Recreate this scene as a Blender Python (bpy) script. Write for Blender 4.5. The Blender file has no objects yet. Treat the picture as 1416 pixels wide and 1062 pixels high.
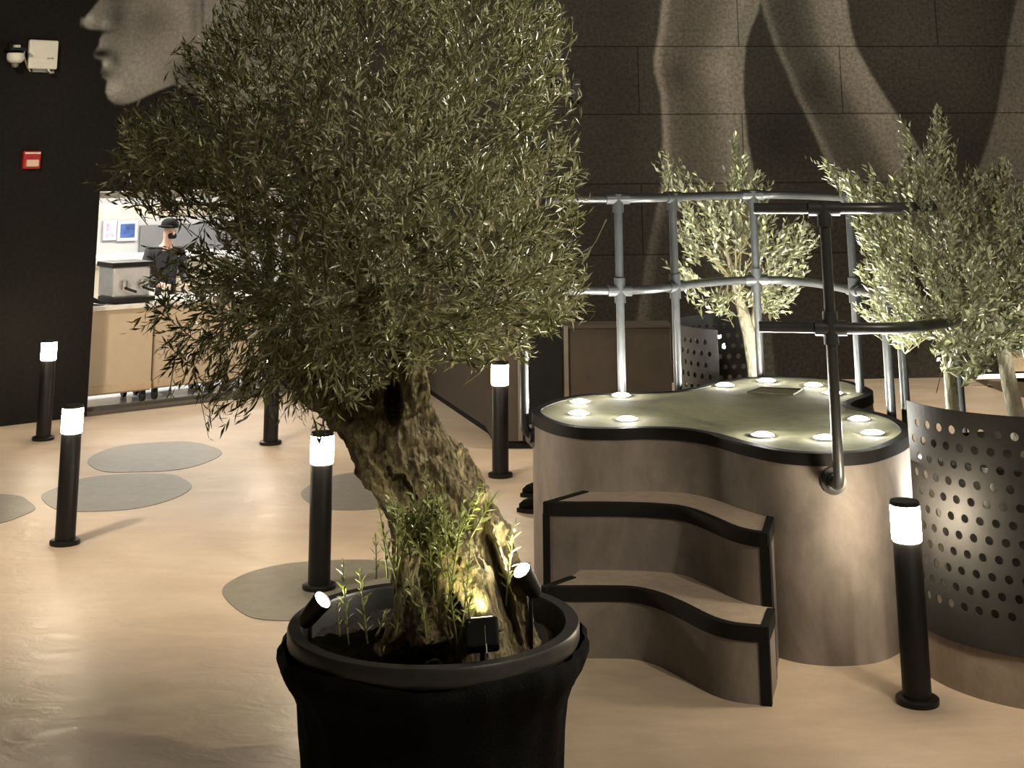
import bpy, bmesh, math, random
import numpy as np
from mathutils import Vector, Matrix, Quaternion

random.seed(7)
RNG = np.random.default_rng(11)
SC = bpy.context.scene
COL = SC.collection
PI = math.pi

# ------------------------------------------------------------------ survey
# camera solved from the photograph (bollard heights, verticals, pot rim); metres, camera above the origin
F_PX, PPX, PPY, PITCH, ROLL, CAM_H = 2000.0, 708.0, -268.86, 0.2411, -0.0068, 2.3
_c, _s = math.cos(PITCH), math.sin(PITCH)
_fwd = np.array([0, _c, _s]); _up0 = np.array([0, -_s, _c]); _r0 = np.array([1.0, 0, 0])
_cr, _sr = math.cos(ROLL), math.sin(ROLL)
CAM_R = _cr * _r0 + _sr * _up0
CAM_U = -_sr * _r0 + _cr * _up0
CAM_C = np.array([0, 0, CAM_H])


def sight(u, v):
    return CAM_R * ((u - PPX) / F_PX) - CAM_U * ((v - PPY) / F_PX) + _fwd


def G(u, v, z=0.0):
    """survey point on the horizontal plane z"""
    d = sight(u, v)
    return CAM_C + d * ((z - CAM_H) / d[2])


def PD(u, v, y):
    """survey point on the frontal plane at distance y"""
    d = sight(u, v)
    return CAM_C + d * (y / d[1])


def PJ(P):
    """photo coordinates of world points (n,3)"""
    q = np.asarray(P, float) - CAM_C
    w = q @ _fwd
    return np.stack([PPX + F_PX * (q @ CAM_R) / w, PPY - F_PX * (q @ CAM_U) / w], -1)


# ------------------------------------------------------------------ object helpers
def tag(o, label=None, cat=None, group=None, kind=None):
    if label: o['label'] = label
    if cat: o['category'] = cat
    if group: o['group'] = group
    if kind: o['kind'] = kind
    return o


def thing(name, label, cat, loc=(0, 0, 0), group=None):
    o = bpy.data.objects.new(name, None)
    COL.objects.link(o)
    o.empty_display_size = 0.1
    o.location = loc
    return tag(o, label, cat, group)


class MB:
    """collects geometry in world coordinates, builds one mesh object"""
    def __init__(self):
        self.v, self.f = [], []

    def add(self, vs, fs):
        n = len(self.v)
        self.v += [tuple(map(float, p)) for p in vs]
        self.f += [tuple(i + n for i in f) for f in fs]
        return self

    def box(self, c, size, ax=None):
        """box by centre and full size, optional 3 axis vectors"""
        ax = ax or ((1, 0, 0), (0, 1, 0), (0, 0, 1))
        a = [Vector(x) for x in ax]
        c = Vector(c)
        vs = []
        for sz in (-.5, .5):
            for sy in (-.5, .5):
                for sx in (-.5, .5):
                    vs.append(c + a[0] * (sx * size[0]) + a[1] * (sy * size[1]) + a[2] * (sz * size[2]))
        return self.add(vs, [(0, 2, 3, 1), (4, 5, 7, 6), (0, 1, 5, 4), (1, 3, 7, 5), (3, 2, 6, 7), (2, 0, 4, 6)])

    def tube(self, pts, r, seg=10, caps=True):
        pts = [Vector(p) for p in pts]
        n = len(pts)
        rs = r if hasattr(r, '__len__') else [r] * n
        t0 = (pts[1] - pts[0]).normalized()
        ref = Vector((0, 0, 1)) if abs(t0.z) < .9 else Vector((1, 0, 0))
        nrm = t0.cross(ref).normalized()
        vs, fs = [], []
        prev = t0
        for i, p in enumerate(pts):
            if i == 0: t = t0
            elif i == n - 1: t = (pts[i] - pts[i - 1]).normalized()
            else: t = ((pts[i + 1] - p).normalized() + (p - pts[i - 1]).normalized()).normalized()
            nrm = (nrm - t * nrm.dot(t)).normalized()
            b = t.cross(nrm)
            for k in range(seg):
                a = 2 * PI * k / seg
                vs.append(p + (nrm * math.cos(a) + b * math.sin(a)) * rs[i])
        for i in range(n - 1):
            for k in range(seg):
                k2 = (k + 1) % seg
                fs.append((i * seg + k, i * seg + k2, (i + 1) * seg + k2, (i + 1) * seg + k))
        if caps:
            fs.append(tuple(range(seg - 1, -1, -1)))
            fs.append(tuple((n - 1) * seg + k for k in range(seg)))
        return self.add(vs, fs)

    def lathe(self, prof, c=(0, 0, 0), seg=32, axis=(0, 0, 1)):
        """prof: list of (r, z) bottom to top along axis; r=0 closes"""
        z = Vector(axis).normalized()
        ref = Vector((1, 0, 0)) if abs(z.x) < .9 else Vector((0, 1, 0))
        x = z.cross(ref).normalized(); y = z.cross(x)
        c = Vector(c)
        vs, fs, rings = [], [], []
        for (r, h) in prof:
            if r <= 1e-6:
                rings.append([len(vs)]); vs.append(c + z * h)
            else:
                rings.append(list(range(len(vs), len(vs) + seg)))
                for k in range(seg):
                    a = 2 * PI * k / seg
                    vs.append(c + z * h + (x * math.cos(a) + y * math.sin(a)) * r)
        for a, b in zip(rings, rings[1:]):
            for k in range(seg):
                k2 = (k + 1) % seg
                if len(a) == 1 and len(b) == 1: continue
                if len(a) == 1: fs.append((a[0], b[k2], b[k]))
                elif len(b) == 1: fs.append((a[k], a[k2], b[0]))
                else: fs.append((a[k], a[k2], b[k2], b[k]))
        return self.add(vs, fs)

    def prism(self, outline, z0, z1, bottom=True, top=True):
        n = len(outline)
        vs = [(p[0], p[1], z0) for p in outline] + [(p[0], p[1], z1) for p in outline]
        fs = [(i, (i + 1) % n, n + (i + 1) % n, n + i) for i in range(n)]
        if top: fs.append(tuple(range(n, 2 * n)))
        if bottom: fs.append(tuple(range(n - 1, -1, -1)))
        return self.add(vs, fs)

    def band(self, outline, inner, z0, z1, closed=True):
        """solid strip between two parallel outlines, z0..z1"""
        n = len(outline)
        vs = []
        for L, z in ((outline, z0), (outline, z1), (inner, z1), (inner, z0)):
            vs += [(p[0], p[1], z) for p in L]
        fs = []
        m = n if closed else n - 1
        for i in range(m):
            j = (i + 1) % n
            for a, b in ((0, 1), (1, 2), (2, 3), (3, 0)):
                fs.append((a * n + i, a * n + j, b * n + j, b * n + i))
        if not closed:
            fs += [(0, n, 2 * n, 3 * n), (n - 1, 4 * n - 1, 3 * n - 1, 2 * n - 1)]
        return self.add(vs, fs)

    def build(self, name, mat, parent=None, smooth=None, bevel=0, fix=True):
        me = bpy.data.meshes.new(name)
        me.from_pydata(self.v, [], self.f)
        me.update()
        if fix:
            bm = bmesh.new(); bm.from_mesh(me)
            bmesh.ops.recalc_face_normals(bm, faces=bm.faces)
            bm.to_mesh(me); bm.free()
        return finish(name, me, mat, parent, smooth, bevel)


def finish(name, me, mat, parent=None, smooth=None, bevel=0):
    o = bpy.data.objects.new(name, me)
    COL.objects.link(o)
    if mat: me.materials.append(mat)
    if smooth:
        me.polygons.foreach_set('use_smooth', [True] * len(me.polygons))
        if smooth is not True:
            me.set_sharp_from_angle(angle=math.radians(smooth))
    if bevel:
        b = o.modifiers.new('bevel', 'BEVEL'); b.width = bevel; b.segments = 2; b.limit_method = 'ANGLE'
    if parent:
        o.parent = parent
        if parent.type == 'EMPTY':
            o.matrix_parent_inverse = Matrix.Translation(-parent.location)
    return o


def catmull(pts, n=8, closed=True):
    P = [np.array(p, float) for p in pts]
    out = []
    m = len(P)
    rng = range(m) if closed else range(m - 1)
    for i in rng:
        if closed: a, b, c, d = P[i - 1], P[i], P[(i + 1) % m], P[(i + 2) % m]
        else: a, b, c, d = P[max(i - 1, 0)], P[i], P[i + 1], P[min(i + 2, m - 1)]
        for k in range(n):
            t = k / n
            out.append(.5 * (2 * b + (c - a) * t + (2 * a - 5 * b + 4 * c - d) * t * t + (3 * b - 3 * c + d - a) * t ** 3))
    if not closed: out.append(P[-1])
    return out


def offset(poly, d, closed=True):
    """offset a 2-D outline to its left by d"""
    n = len(poly); out = []
    for i in range(n):
        a = poly[i - 1] if (closed or i > 0) else poly[i]
        b = poly[(i + 1) % n] if (closed or i < n - 1) else poly[i]
        t = np.array(b[:2]) - np.array(a[:2]); t /= (np.linalg.norm(t) + 1e-9)
        out.append(np.array(poly[i][:2]) + np.array([-t[1], t[0]]) * d)
    return out


# ------------------------------------------------------------------ materials
def newmat(name):
    m = bpy.data.materials.new(name); m.use_nodes = True
    nt = m.node_tree
    return m, nt, nt.nodes['Principled BSDF'], nt.nodes['Material Output']


def N(nt, kind, **kw):
    n = nt.nodes.new(kind)
    for k, val in kw.items():
        if k in n.inputs.keys(): n.inputs[k].default_value = val
        else: setattr(n, k, val)
    return n


def ramp(nt, src, stops):
    r = nt.nodes.new('ShaderNodeValToRGB')
    el = r.color_ramp.elements
    while len(el) < len(stops): el.new(.5)
    for e, (p, c) in zip(el, stops):
        e.position = p; e.color = (*c, 1)
    nt.links.new(src, r.inputs['Fac'])
    return r


def plain(name, col, rough=.5, metal=0.0, noise=.12, scale=8.0, bump=0.0, bscale=60.0, spec=None):
    """procedural: colour mottled by noise, optional fine bump"""
    m, nt, b, out = newmat(name)
    tc = N(nt, 'ShaderNodeTexCoord')
    nz = N(nt, 'ShaderNodeTexNoise', Scale=scale, Detail=6.0, Roughness=.6)
    nt.links.new(tc.outputs['Object'], nz.inputs['Vector'])
    c = np.array(col)
    rp = ramp(nt, nz.outputs['Fac'], [(.3, tuple(c * (1 - noise))), (.7, tuple(np.minimum(c * (1 + noise), 1)))])
    nt.links.new(rp.outputs['Color'], b.inputs['Base Color'])
    b.inputs['Roughness'].default_value = rough
    b.inputs['Metallic'].default_value = metal
    if spec is not None: b.inputs['Specular IOR Level'].default_value = spec
    if bump:
        n2 = N(nt, 'ShaderNodeTexNoise', Scale=bscale, Detail=4.0)
        nt.links.new(tc.outputs['Object'], n2.inputs['Vector'])
        bp = N(nt, 'ShaderNodeBump', Strength=bump, Distance=.01)
        nt.links.new(n2.outputs['Fac'], bp.inputs['Height'])
        nt.links.new(bp.outputs['Normal'], b.inputs['Normal'])
    return m


def glow(name, col, strength):
    m, nt, b, out = newmat(name)
    b.inputs['Base Color'].default_value = (.8, .8, .78, 1)
    b.inputs['Emission Color'].default_value = (*col, 1)
    b.inputs['Emission Strength'].default_value = strength
    return m


def mix_rgb(nt, fac, a, b, mode='MIX'):
    x = nt.nodes.new('ShaderNodeMix'); x.data_type = 'RGBA'; x.blend_type = mode
    for sock, val in ((x.inputs[0], fac), (x.inputs[6], a), (x.inputs[7], b)):
        if isinstance(val, (int, float)): sock.default_value = val
        elif isinstance(val, tuple): sock.default_value = (*val, 1)
        else: nt.links.new(val, sock)
    return x.outputs[2]


def floor_material():
    m, nt, b, out = newmat('polished_beige_screed')
    tc = N(nt, 'ShaderNodeTexCoord')
    mp = N(nt, 'ShaderNodeMapping'); mp.inputs['Scale'].default_value = (.55, 1.1, 1)
    nt.links.new(tc.outputs['Object'], mp.inputs['Vector'])
    n1 = N(nt, 'ShaderNodeTexNoise', Scale=1.3, Detail=8.0, Roughness=.62, Distortion=.6)
    nt.links.new(mp.outputs['Vector'], n1.inputs['Vector'])
    r1 = ramp(nt, n1.outputs['Fac'], [(.28, (.47, .375, .285)), (.5, (.56, .455, .35)), (.75, (.66, .55, .43))])
    n2 = N(nt, 'ShaderNodeTexNoise', Scale=9.0, Detail=8.0, Roughness=.7)
    nt.links.new(mp.outputs['Vector'], n2.inputs['Vector'])
    r2 = ramp(nt, n2.outputs['Fac'], [(.3, (.86, .86, .86)), (.7, (1.08, 1.07, 1.05))])
    c = mix_rgb(nt, 1.0, r1.outputs['Color'], r2.outputs['Color'], 'MULTIPLY')
    nt.links.new(c, b.inputs['Base Color'])
    rr = N(nt, 'ShaderNodeMapRange'); rr.inputs['From Min'].default_value = .3; rr.inputs['From Max'].default_value = .7
    rr.inputs['To Min'].default_value = .36; rr.inputs['To Max'].default_value = .60
    nt.links.new(n2.outputs['Fac'], rr.inputs['Value'])
    nt.links.new(rr.outputs['Result'], b.inputs['Roughness'])
    b.inputs['Specular IOR Level'].default_value = .25
    mp2 = N(nt, 'ShaderNodeMapping'); mp2.inputs['Scale'].default_value = (.8, 1.0, 1); mp2.inputs['Rotation'].default_value = (0, 0, .5)
    nt.links.new(tc.outputs['Object'], mp2.inputs['Vector'])
    n3 = N(nt, 'ShaderNodeTexNoise', Scale=5.5, Detail=5.0, Roughness=.55, Distortion=1.2)
    nt.links.new(mp2.outputs['Vector'], n3.inputs['Vector'])
    bp = N(nt, 'ShaderNodeBump', Strength=.22, Distance=.03)
    nt.links.new(n3.outputs['Fac'], bp.inputs['Height'])
    nt.links.new(bp.outputs['Normal'], b.inputs['Normal'])
    return m


def concrete(name, a, bcol, rough=.7, scale=2.2):
    m, nt, b, out = newmat(name)
    tc = N(nt, 'ShaderNodeTexCoord')
    mp = N(nt, 'ShaderNodeMapping'); mp.inputs['Scale'].default_value = (1, 1, .6)
    nt.links.new(tc.outputs['Object'], mp.inputs['Vector'])
    n1 = N(nt, 'ShaderNodeTexNoise', Scale=scale, Detail=9.0, Roughness=.62, Distortion=.5)
    nt.links.new(mp.outputs['Vector'], n1.inputs['Vector'])
    r1 = ramp(nt, n1.outputs['Fac'], [(.30, a), (.68, bcol)])
    n2 = N(nt, 'ShaderNodeTexNoise', Scale=scale * 7, Detail=7.0, Roughness=.7)
    nt.links.new(mp.outputs['Vector'], n2.inputs['Vector'])
    r2 = ramp(nt, n2.outputs['Fac'], [(.3, (.82, .82, .82)), (.7, (1.12, 1.11, 1.1))])
    nt.links.new(mix_rgb(nt, 1.0, r1.outputs['Color'], r2.outputs['Color'], 'MULTIPLY'), b.inputs['Base Color'])
    b.inputs['Roughness'].default_value = rough
    bp = N(nt, 'ShaderNodeBump', Strength=.15, Distance=.01)
    nt.links.new(n2.outputs['Fac'], bp.inputs['Height'])
    nt.links.new(bp.outputs['Normal'], b.inputs['Normal'])
    return m


def mural_material(name, joints, warm):
    """dark painted wall; the painted figure is stored on the wall grid as attribute 'paint'"""
    m, nt, b, out = newmat(name)
    at = N(nt, 'ShaderNodeAttribute'); at.attribute_name = 'paint'
    uv = N(nt, 'ShaderNodeUVMap')
    n1 = N(nt, 'ShaderNodeTexNoise', Scale=26.0, Detail=8.0, Roughness=.75)
    nt.links.new(uv.outputs['UV'], n1.inputs['Vector'])
    r1 = ramp(nt, n1.outputs['Fac'], [(.3, (.42, .42, .42)), (.72, (1.5, 1.48, 1.44))])
    n0 = N(nt, 'ShaderNodeTexNoise', Scale=.9, Detail=5.0)
    nt.links.new(uv.outputs['UV'], n0.inputs['Vector'])
    r0 = ramp(nt, n0.outputs['Fac'], [(.3, (.85, .87, .85)), (.7, (1.15, 1.08, 1.05))])
    c = mix_rgb(nt, 1.0, at.outputs['Color'], warm, 'MULTIPLY')
    c = mix_rgb(nt, 1.0 if joints else .6, c, r1.outputs['Color'], 'MULTIPLY')
    c = mix_rgb(nt, 1.0, c, r0.outputs['Color'], 'MULTIPLY')
    bp = N(nt, 'ShaderNodeBump', Strength=.4 if joints else .12, Distance=.01)
    if joints:
        br = N(nt, 'ShaderNodeTexBrick'); br.offset = .5; br.offset_frequency = 2; br.squash = 1.0
        br.inputs['Scale'].default_value = 1.0
        br.inputs['Brick Width'].default_value = 2.30; br.inputs['Row Height'].default_value = .745
        br.inputs['Mortar Size'].default_value = .007; br.inputs['Mortar Smooth'].default_value = .2
        br.inputs['Color1'].default_value = (1, 1, 1, 1); br.inputs['Color2'].default_value = (.9, .9, .9, 1)
        br.inputs['Mortar'].default_value = (.35, .35, .35, 1)
        nt.links.new(uv.outputs['UV'], br.inputs['Vector'])
        c = mix_rgb(nt, 1.0, c, br.outputs['Color'], 'MULTIPLY')
        mx = N(nt, 'ShaderNodeMath', operation='MULTIPLY_ADD')
        nt.links.new(br.outputs['Fac'], mx.inputs[0]); mx.inputs[1].default_value = -1.0
        nt.links.new(n1.outputs['Fac'], mx.inputs[2])
        nt.links.new(mx.outputs[0], bp.inputs['Height'])
    else:
        nt.links.new(n1.outputs['Fac'], bp.inputs['Height'])
    nt.links.new(bp.outputs['Normal'], b.inputs['Normal'])
    nt.links.new(c, b.inputs['Base Color'])
    b.inputs['Roughness'].default_value = .85
    b.inputs['Specular IOR Level'].default_value = .08
    return m


def leaf_material(name, top, under, tw):
    m, nt, b, out = newmat(name)
    at = N(nt, 'ShaderNodeAttribute'); at.attribute_name = 'rnd'
    t = np.array(top); u = np.array(under)
    r1 = ramp(nt, at.outputs['Fac'], [(0, tuple(t * .35)), (.5, tuple(t * .75)), (.8, tuple(t * 1.35)), (1, tuple(t * np.array([2.7, 2.6, 2.5])))])
    r2 = ramp(nt, at.outputs['Fac'], [(0, tuple(u * .75)), (1, tuple(u * 1.15))])
    ge = N(nt, 'ShaderNodeNewGeometry')
    c = mix_rgb(nt, ge.outputs['Backfacing'], r1.outputs['Color'], r2.outputs['Color'])
    nt.links.new(c, b.inputs['Base Color'])
    b.inputs['Roughness'].default_value = .27
    tr = N(nt, 'ShaderNodeBsdfTranslucent')
    nt.links.new(r1.outputs['Color'], tr.inputs['Color'])
    mx = N(nt, 'ShaderNodeMixShader'); mx.inputs[0].default_value = tw
    nt.links.new(b.outputs[0], mx.inputs[1]); nt.links.new(tr.outputs[0], mx.inputs[2])
    nt.links.new(mx.outputs[0], out.inputs['Surface'])
    return m


def bark_material(name, dark, light, scale=14.0, bump=.9):
    m, nt, b, out = newmat(name)
    tc = N(nt, 'ShaderNodeTexCoord')
    mp = N(nt, 'ShaderNodeMapping'); mp.inputs['Scale'].default_value = (1.4, 1.4, .45); mp.inputs['Rotation'].default_value = (0, .45, 0)
    nt.links.new(tc.outputs['Object'], mp.inputs['Vector'])
    n1 = N(nt, 'ShaderNodeTexNoise', Scale=scale, Detail=10.0, Roughness=.72, Distortion=1.0)
    nt.links.new(mp.outputs['Vector'], n1.inputs['Vector'])
    r1 = ramp(nt, n1.outputs['Fac'], [(.32, dark), (.5, tuple((np.array(dark) + np.array(light)) / 2.3)), (.7, light)])
    nt.links.new(r1.outputs['Color'], b.inputs['Base Color'])
    vo = N(nt, 'ShaderNodeTexVoronoi', Scale=scale * 1.8)
    nt.links.new(mp.outputs['Vector'], vo.inputs['Vector'])
    ad = N(nt, 'ShaderNodeMath', operation='ADD')
    nt.links.new(n1.outputs['Fac'], ad.inputs[0]); nt.links.new(vo.outputs['Distance'], ad.inputs[1])
    bp = N(nt, 'ShaderNodeBump', Strength=bump, Distance=.03)
    nt.links.new(ad.outputs[0], bp.inputs['Height'])
    nt.links.new(bp.outputs['Normal'], b.inputs['Normal'])
    b.inputs['Roughness'].default_value = .85
    return m


M = dict(
    floor=floor_material(),
    inlay=concrete('grey_green_inlay', (.175, .165, .135), (.22, .205, .165), .5, 1.6),
    plinth=concrete('mauve_grey_screed', (.112, .097, .086), (.29, .253, .225), .65, 1.7),
    deck=concrete('olive_grey_deck', (.225, .22, .128), (.33, .318, .19), .9, 2.0),
    tread=concrete('beige_tread', (.36, .29, .23), (.44, .36, .29), .6, 2.4),
    base=concrete('brown_grey_base', (.19, .15, .12), (.30, .245, .20), .6, 3.0),
    trim=plain('black_edge_trim', (.006, .006, .006), .7, 0, .2, 10, .1, spec=.25),
    black=plain('black_powder_coat', (.009, .0085, .008), .45, 0, .2, 20, .06, 300, .3),
    blackm=plain('black_matt', (.008, .008, .008), .85, 0, .2, 10, spec=.15),
    steel=plain('dark_painted_pipe', (.042, .045, .046), .34, .2, .15, 25),
    sheet=plain('black_sheet_metal', (.028, .0275, .027), .6, 0, .15, 12, spec=.25),
    lens=glow('warm_frosted_lens', (1.0, .83, .60), 100.0),
    disc=glow('white_uplight_lens', (1.0, .97, .86), 800.0),
    spotlens=glow('spot_lens', (1.0, .95, .80), 30.0),
    pot=plain('dark_pot_plastic', (.030, .030, .028), .38, 0, .2, 14, .05),
    fabric=plain('black_felt', (.0045, .0045, .0045), .95, 0, .3, 40, .5, 160, .1),
    soil=plain('dark_soil', (.022, .016, .011), .95, 0, .5, 25, 1.0, 40),
    white=plain('white_plastic', (.72, .70, .62), .45, 0, .04, 12),
    red=plain('red_plastic', (.42, .010, .012), .35, 0, .1, 10),
    clear=plain('pale_strobe_lens', (.75, .55, .42), .2, 0, .05, 10),
    grey=plain('grey_metal', (.35, .35, .34), .4, .5, .1, 12),
    bark=bark_material('old_olive_bark', (.040, .027, .012), (.46, .37, .19), 24.0, 1.0),
    bark2=bark_material('young_olive_bark', (.16, .14, .09), (.46, .42, .30), 20, .4),
    twig=plain('twig_bark', (.20, .17, .085), .8, 0, .3, 30),
    stem=plain('green_stem', (.24, .26, .08), .6, 0, .2, 30),
    leaf=leaf_material('olive_leaf', (.145, .162, .060), (.40, .40, .25), .12),
    leaf2=leaf_material('young_olive_leaf', (.26, .28, .155), (.55, .56, .43), .2),
    shoot=leaf_material('shoot_leaf', (.24, .29, .085), (.44, .47, .24), .25),
)

# ------------------------------------------------------------------ setting: floor
fl = MB().add([(-9, -4, 0), (11, -4, 0), (11, 24, 0), (-9, 24, 0)], [(0, 1, 2, 3)]).build('floor', M['floor'])
tag(fl, kind='structure')

# left wall frame: origin LP, unit vectors along the wall (LT) and into the room behind it (LV)
LP = np.array([-4.67, 14.03, 0.0]); LT = np.array([.7794, .6265, 0.0]); LV = np.array([-.6265, .7794, 0.0]); ZZ = np.array([0, 0, 1.0])


def LW(t, v, z):
    return LP + LT * t + LV * v + ZZ * z


def on_left_wall(u, v, depth=0.0):
    """survey point on the left wall's plane, shifted back by depth"""
    d = sight(u, v)
    P0 = LP + LV * depth
    k = np.dot(P0 - CAM_C, LV) / np.dot(d, LV)
    return CAM_C + d * k


def lt(p): return float(np.dot(np.asarray(p) - LP, LT))


BACK = lambda x: 16.29 + .08 * x          # the long back wall, nearly square to the view


def smooth01(a, b, x):
    t = np.clip((x - a) / (b - a), 0, 1)
    return t * t * (3 - 2 * t)


def gauss(u, v, cu, cv, su, sv):
    return np.exp(-((u - cu) / su) ** 2 - ((v - cv) / sv) ** 2)


def poly_sd(u, v, poly):
    """signed distance (positive inside) of points to polygon"""
    P = np.array(poly, float)
    d = np.full(u.shape, 1e9); ins = np.zeros(u.shape, bool)
    for a, b in zip(P, np.roll(P, -1, 0)):
        e = b - a
        t = np.clip(((u - a[0]) * e[0] + (v - a[1]) * e[1]) / (e @ e + 1e-9), 0, 1)
        d = np.minimum(d, np.hypot(u - a[0] - t * e[0], v - a[1] - t * e[1]))
        if a[1] != b[1]:
            c = (a[1] > v) != (b[1] > v)
            ins ^= c & (u < (b[0] - a[0]) * (v - a[1]) / (b[1] - a[1]) + a[0])
    return np.where(ins, d, -d)


def paint_face(u, v):
    """tones of the painted profile on the left wall (paint, not light)"""
    head = [(158, -60), (150, -25), (139, -4), (128, 10), (116, 24), (113, 30), (116, 38), (124, 42), (136, 43), (141, 46),
            (137, 54), (136, 62), (131, 69), (128, 76), (131, 81), (140, 84), (141, 92), (138, 101), (141, 107), (147, 112),
            (146, 120), (145, 127), (149, 137), (158, 145), (171, 147), (190, 140), (215, 128), (240, 118), (262, 122), (300, 150),
            (345, 150), (400, 120), (460, 60), (460, -80)]
    d = poly_sd(u, v, head)
    inside = smooth01(-1.2, 3.5, d)
    p = .105 + .05 * gauss(u, v, 240, 20, 60, 45) + .05 * gauss(u, v, 185, 100, 40, 30) + .03 * gauss(u, v, 330, 10, 25, 25)
    p += .10 * gauss(u, v, 123, 27, 9, 8) + .07 * gauss(u, v, 146, 33, 7, 7) + .11 * gauss(u, v, 147, 88, 6, 6) + .09 * gauss(u, v, 156, 122, 14, 11)
    p += .05 * gauss(u, v, 139, 60, 5, 9)
    p *= 1 - .45 * gauss(u, v, 212, 30, 35, 26)              # cheek hollow
    p *= 1 - .55 * gauss(u, v, 162, 22, 14, 26)              # side of nose
    p *= 1 - .85 * gauss(u, v, 138, 44, 14, 3.5)             # under the nose
    p *= 1 - .95 * gauss(u, v, 140, 74, 17, 7)               # upper lip
    p *= 1 - .75 * gauss(u, v, 142, 102, 13, 7)              # under the lower lip
    p *= 1 - .5 * gauss(u, v, 160, 84, 8, 10)
    p *= 1 - .6 * gauss(u, v, 165, -8, 26, 10)               # eye socket
    p *= 1 - .8 * gauss(u, v, 158, 148, 30, 6)
    p *= 1 - .35 * gauss(u, v, 269, 20, 7, 40)               # lock of hair
    p *= 1 - .5 * gauss(u, v, 280, 5, 3, 50)
    p *= 1 - .62 * smooth01(.0, 1.0, gauss(u, v, 268, 100, 34, 24))   # neck under the jaw
    p *= 1 - .5 * gauss(u, v, 318, 10, 6, 12)                # ear
    bg = .0125 + .003 * gauss(u, v, 60, 180, 90, 120)
    return bg * (1 - inside) + 1.8 * p * inside


def paint_legs(u, v):
    """tones of the painted walking figure on the back wall"""
    I = lambda tab: np.interp(v, [q[0] for q in tab], [q[1] for q in tab])
    aL = I([(-300, 905), (-60, 922), (0, 915), (40, 911), (63, 907), (80, 904), (100, 905), (115, 909), (130, 913), (160, 915), (240, 918), (290, 907), (350, 894), (420, 884), (540, 866)])
    aR = I([(-300, 1120), (-60, 1062), (0, 1052), (20, 1047), (40, 1038), (63, 1031), (100, 1028), (130, 1028), (155, 1030), (190, 1033), (240, 1042), (330, 1050), (540, 1075)])
    bL = I([(-300, 1060), (-60, 1058), (0, 1052), (20, 1056), (40, 1063), (63, 1071), (100, 1088), (130, 1099), (155, 1112), (190, 1128), (240, 1150), (300, 1175), (540, 1270)])
    bR = I([(-300, 1110), (-60, 1160), (0, 1171), (40, 1177), (63, 1183), (100, 1203), (130, 1222), (155, 1238), (190, 1262), (240, 1292), (300, 1325), (540, 1450)])
    cL = I([(-300, 1440), (0, 1405), (63, 1392), (100, 1388), (155, 1378), (190, 1368), (240, 1350), (300, 1330), (540, 1250)])
    out = .032 + .020 * gauss(u, v, 1290, 30, 90, 80) + .010 * gauss(u, v, 1320, 120, 60, 60) - .012 * gauss(u, v, 1080, 190, 70, 60)
    out = out - .006 * smooth01(905, 860, u)
    def limb(out, L, R, soft, prof, fade):
        w = np.maximum(R - L, 1)
        s = (u - L) / w
        m = smooth01(-2.5, 3.5, u - L) * smooth01(2.5, -2.5, u - R)
        xs, ys = zip(*prof)
        tone = np.interp(s, xs, ys) * fade
        return out * (1 - m) + tone * m
    low = smooth01(330, 230, v) * .55 + .45
    out = limb(out, aL, aR, 3, [(0, .17), (.05, .15), (.11, .078), (.3, .062), (.5, .078), (.66, .12), (.8, .165), (.95, .150), (1, .17)], low)
    out = limb(out, bL, bR, 3, [(0, .14), (.05, .11), (.11, .056), (.35, .050), (.52, .078), (.66, .155), (.9, .20), (1, .18)], low)
    out = limb(out, cL, cL + 300, 3, [(0, .12), (.12, .14), (.5, .13), (1, .1)], low)
    out *= 1 - .35 * gauss(u, v, 935, 105, 22, 22)     # knee shadow
    out *= 1 + .25 * gauss(u, v, 985, 95, 20, 25)
    out *= 1 - .35 * gauss(u, v, 1125, 125, 25, 28)
    return out


def painted_wall(name, to_world, uu, zz, paint, mat, hole=None, uv_off=(0, 0)):
    """a wall as a grid (uu along, zz up) with its painted tones stored as attribute"""
    nu, nz = len(uu), len(zz)
    U, Z = np.meshgrid(uu, zz)
    P = to_world(U.ravel(), Z.ravel())
    idx = np.arange(nu * nz).reshape(nz, nu)
    fs = np.stack([idx[:-1, :-1], idx[:-1, 1:], idx[1:, 1:], idx[1:, :-1]], -1).reshape(-1, 4)
    if hole:
        cu = (U[:-1, :-1] + U[1:, 1:]).ravel() / 2; cz = (Z[:-1, :-1] + Z[1:, 1:]).ravel() / 2
        fs = fs[~((cu > hole[0]) & (cu < hole[1]) & (cz > hole[2]) & (cz < hole[3]))]
    me = bpy.data.meshes.new(name)
    me.from_pydata(P.tolist(), [], fs.tolist())
    px = PJ(P)
    tone = paint(px[:, 0], px[:, 1])
    a = me.color_attributes.new('paint', 'FLOAT_COLOR', 'POINT')
    a.data.foreach_set('color', np.stack([tone, tone, tone, np.ones_like(tone)], -1).ravel().astype(np.float32))
    uvl = me.uv_layers.new(name='UVMap')
    li = np.empty(len(me.loops), np.int32); me.loops.foreach_get('vertex_index', li)
    uvs = np.stack([U.ravel()[li] + uv_off[0], Z.ravel()[li] + uv_off[1]], -1)
    uvl.data.foreach_set('uv', uvs.ravel().astype(np.float32))
    me.update()
    o = finish(name, me, mat)
    return tag(o, kind='structure')


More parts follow.
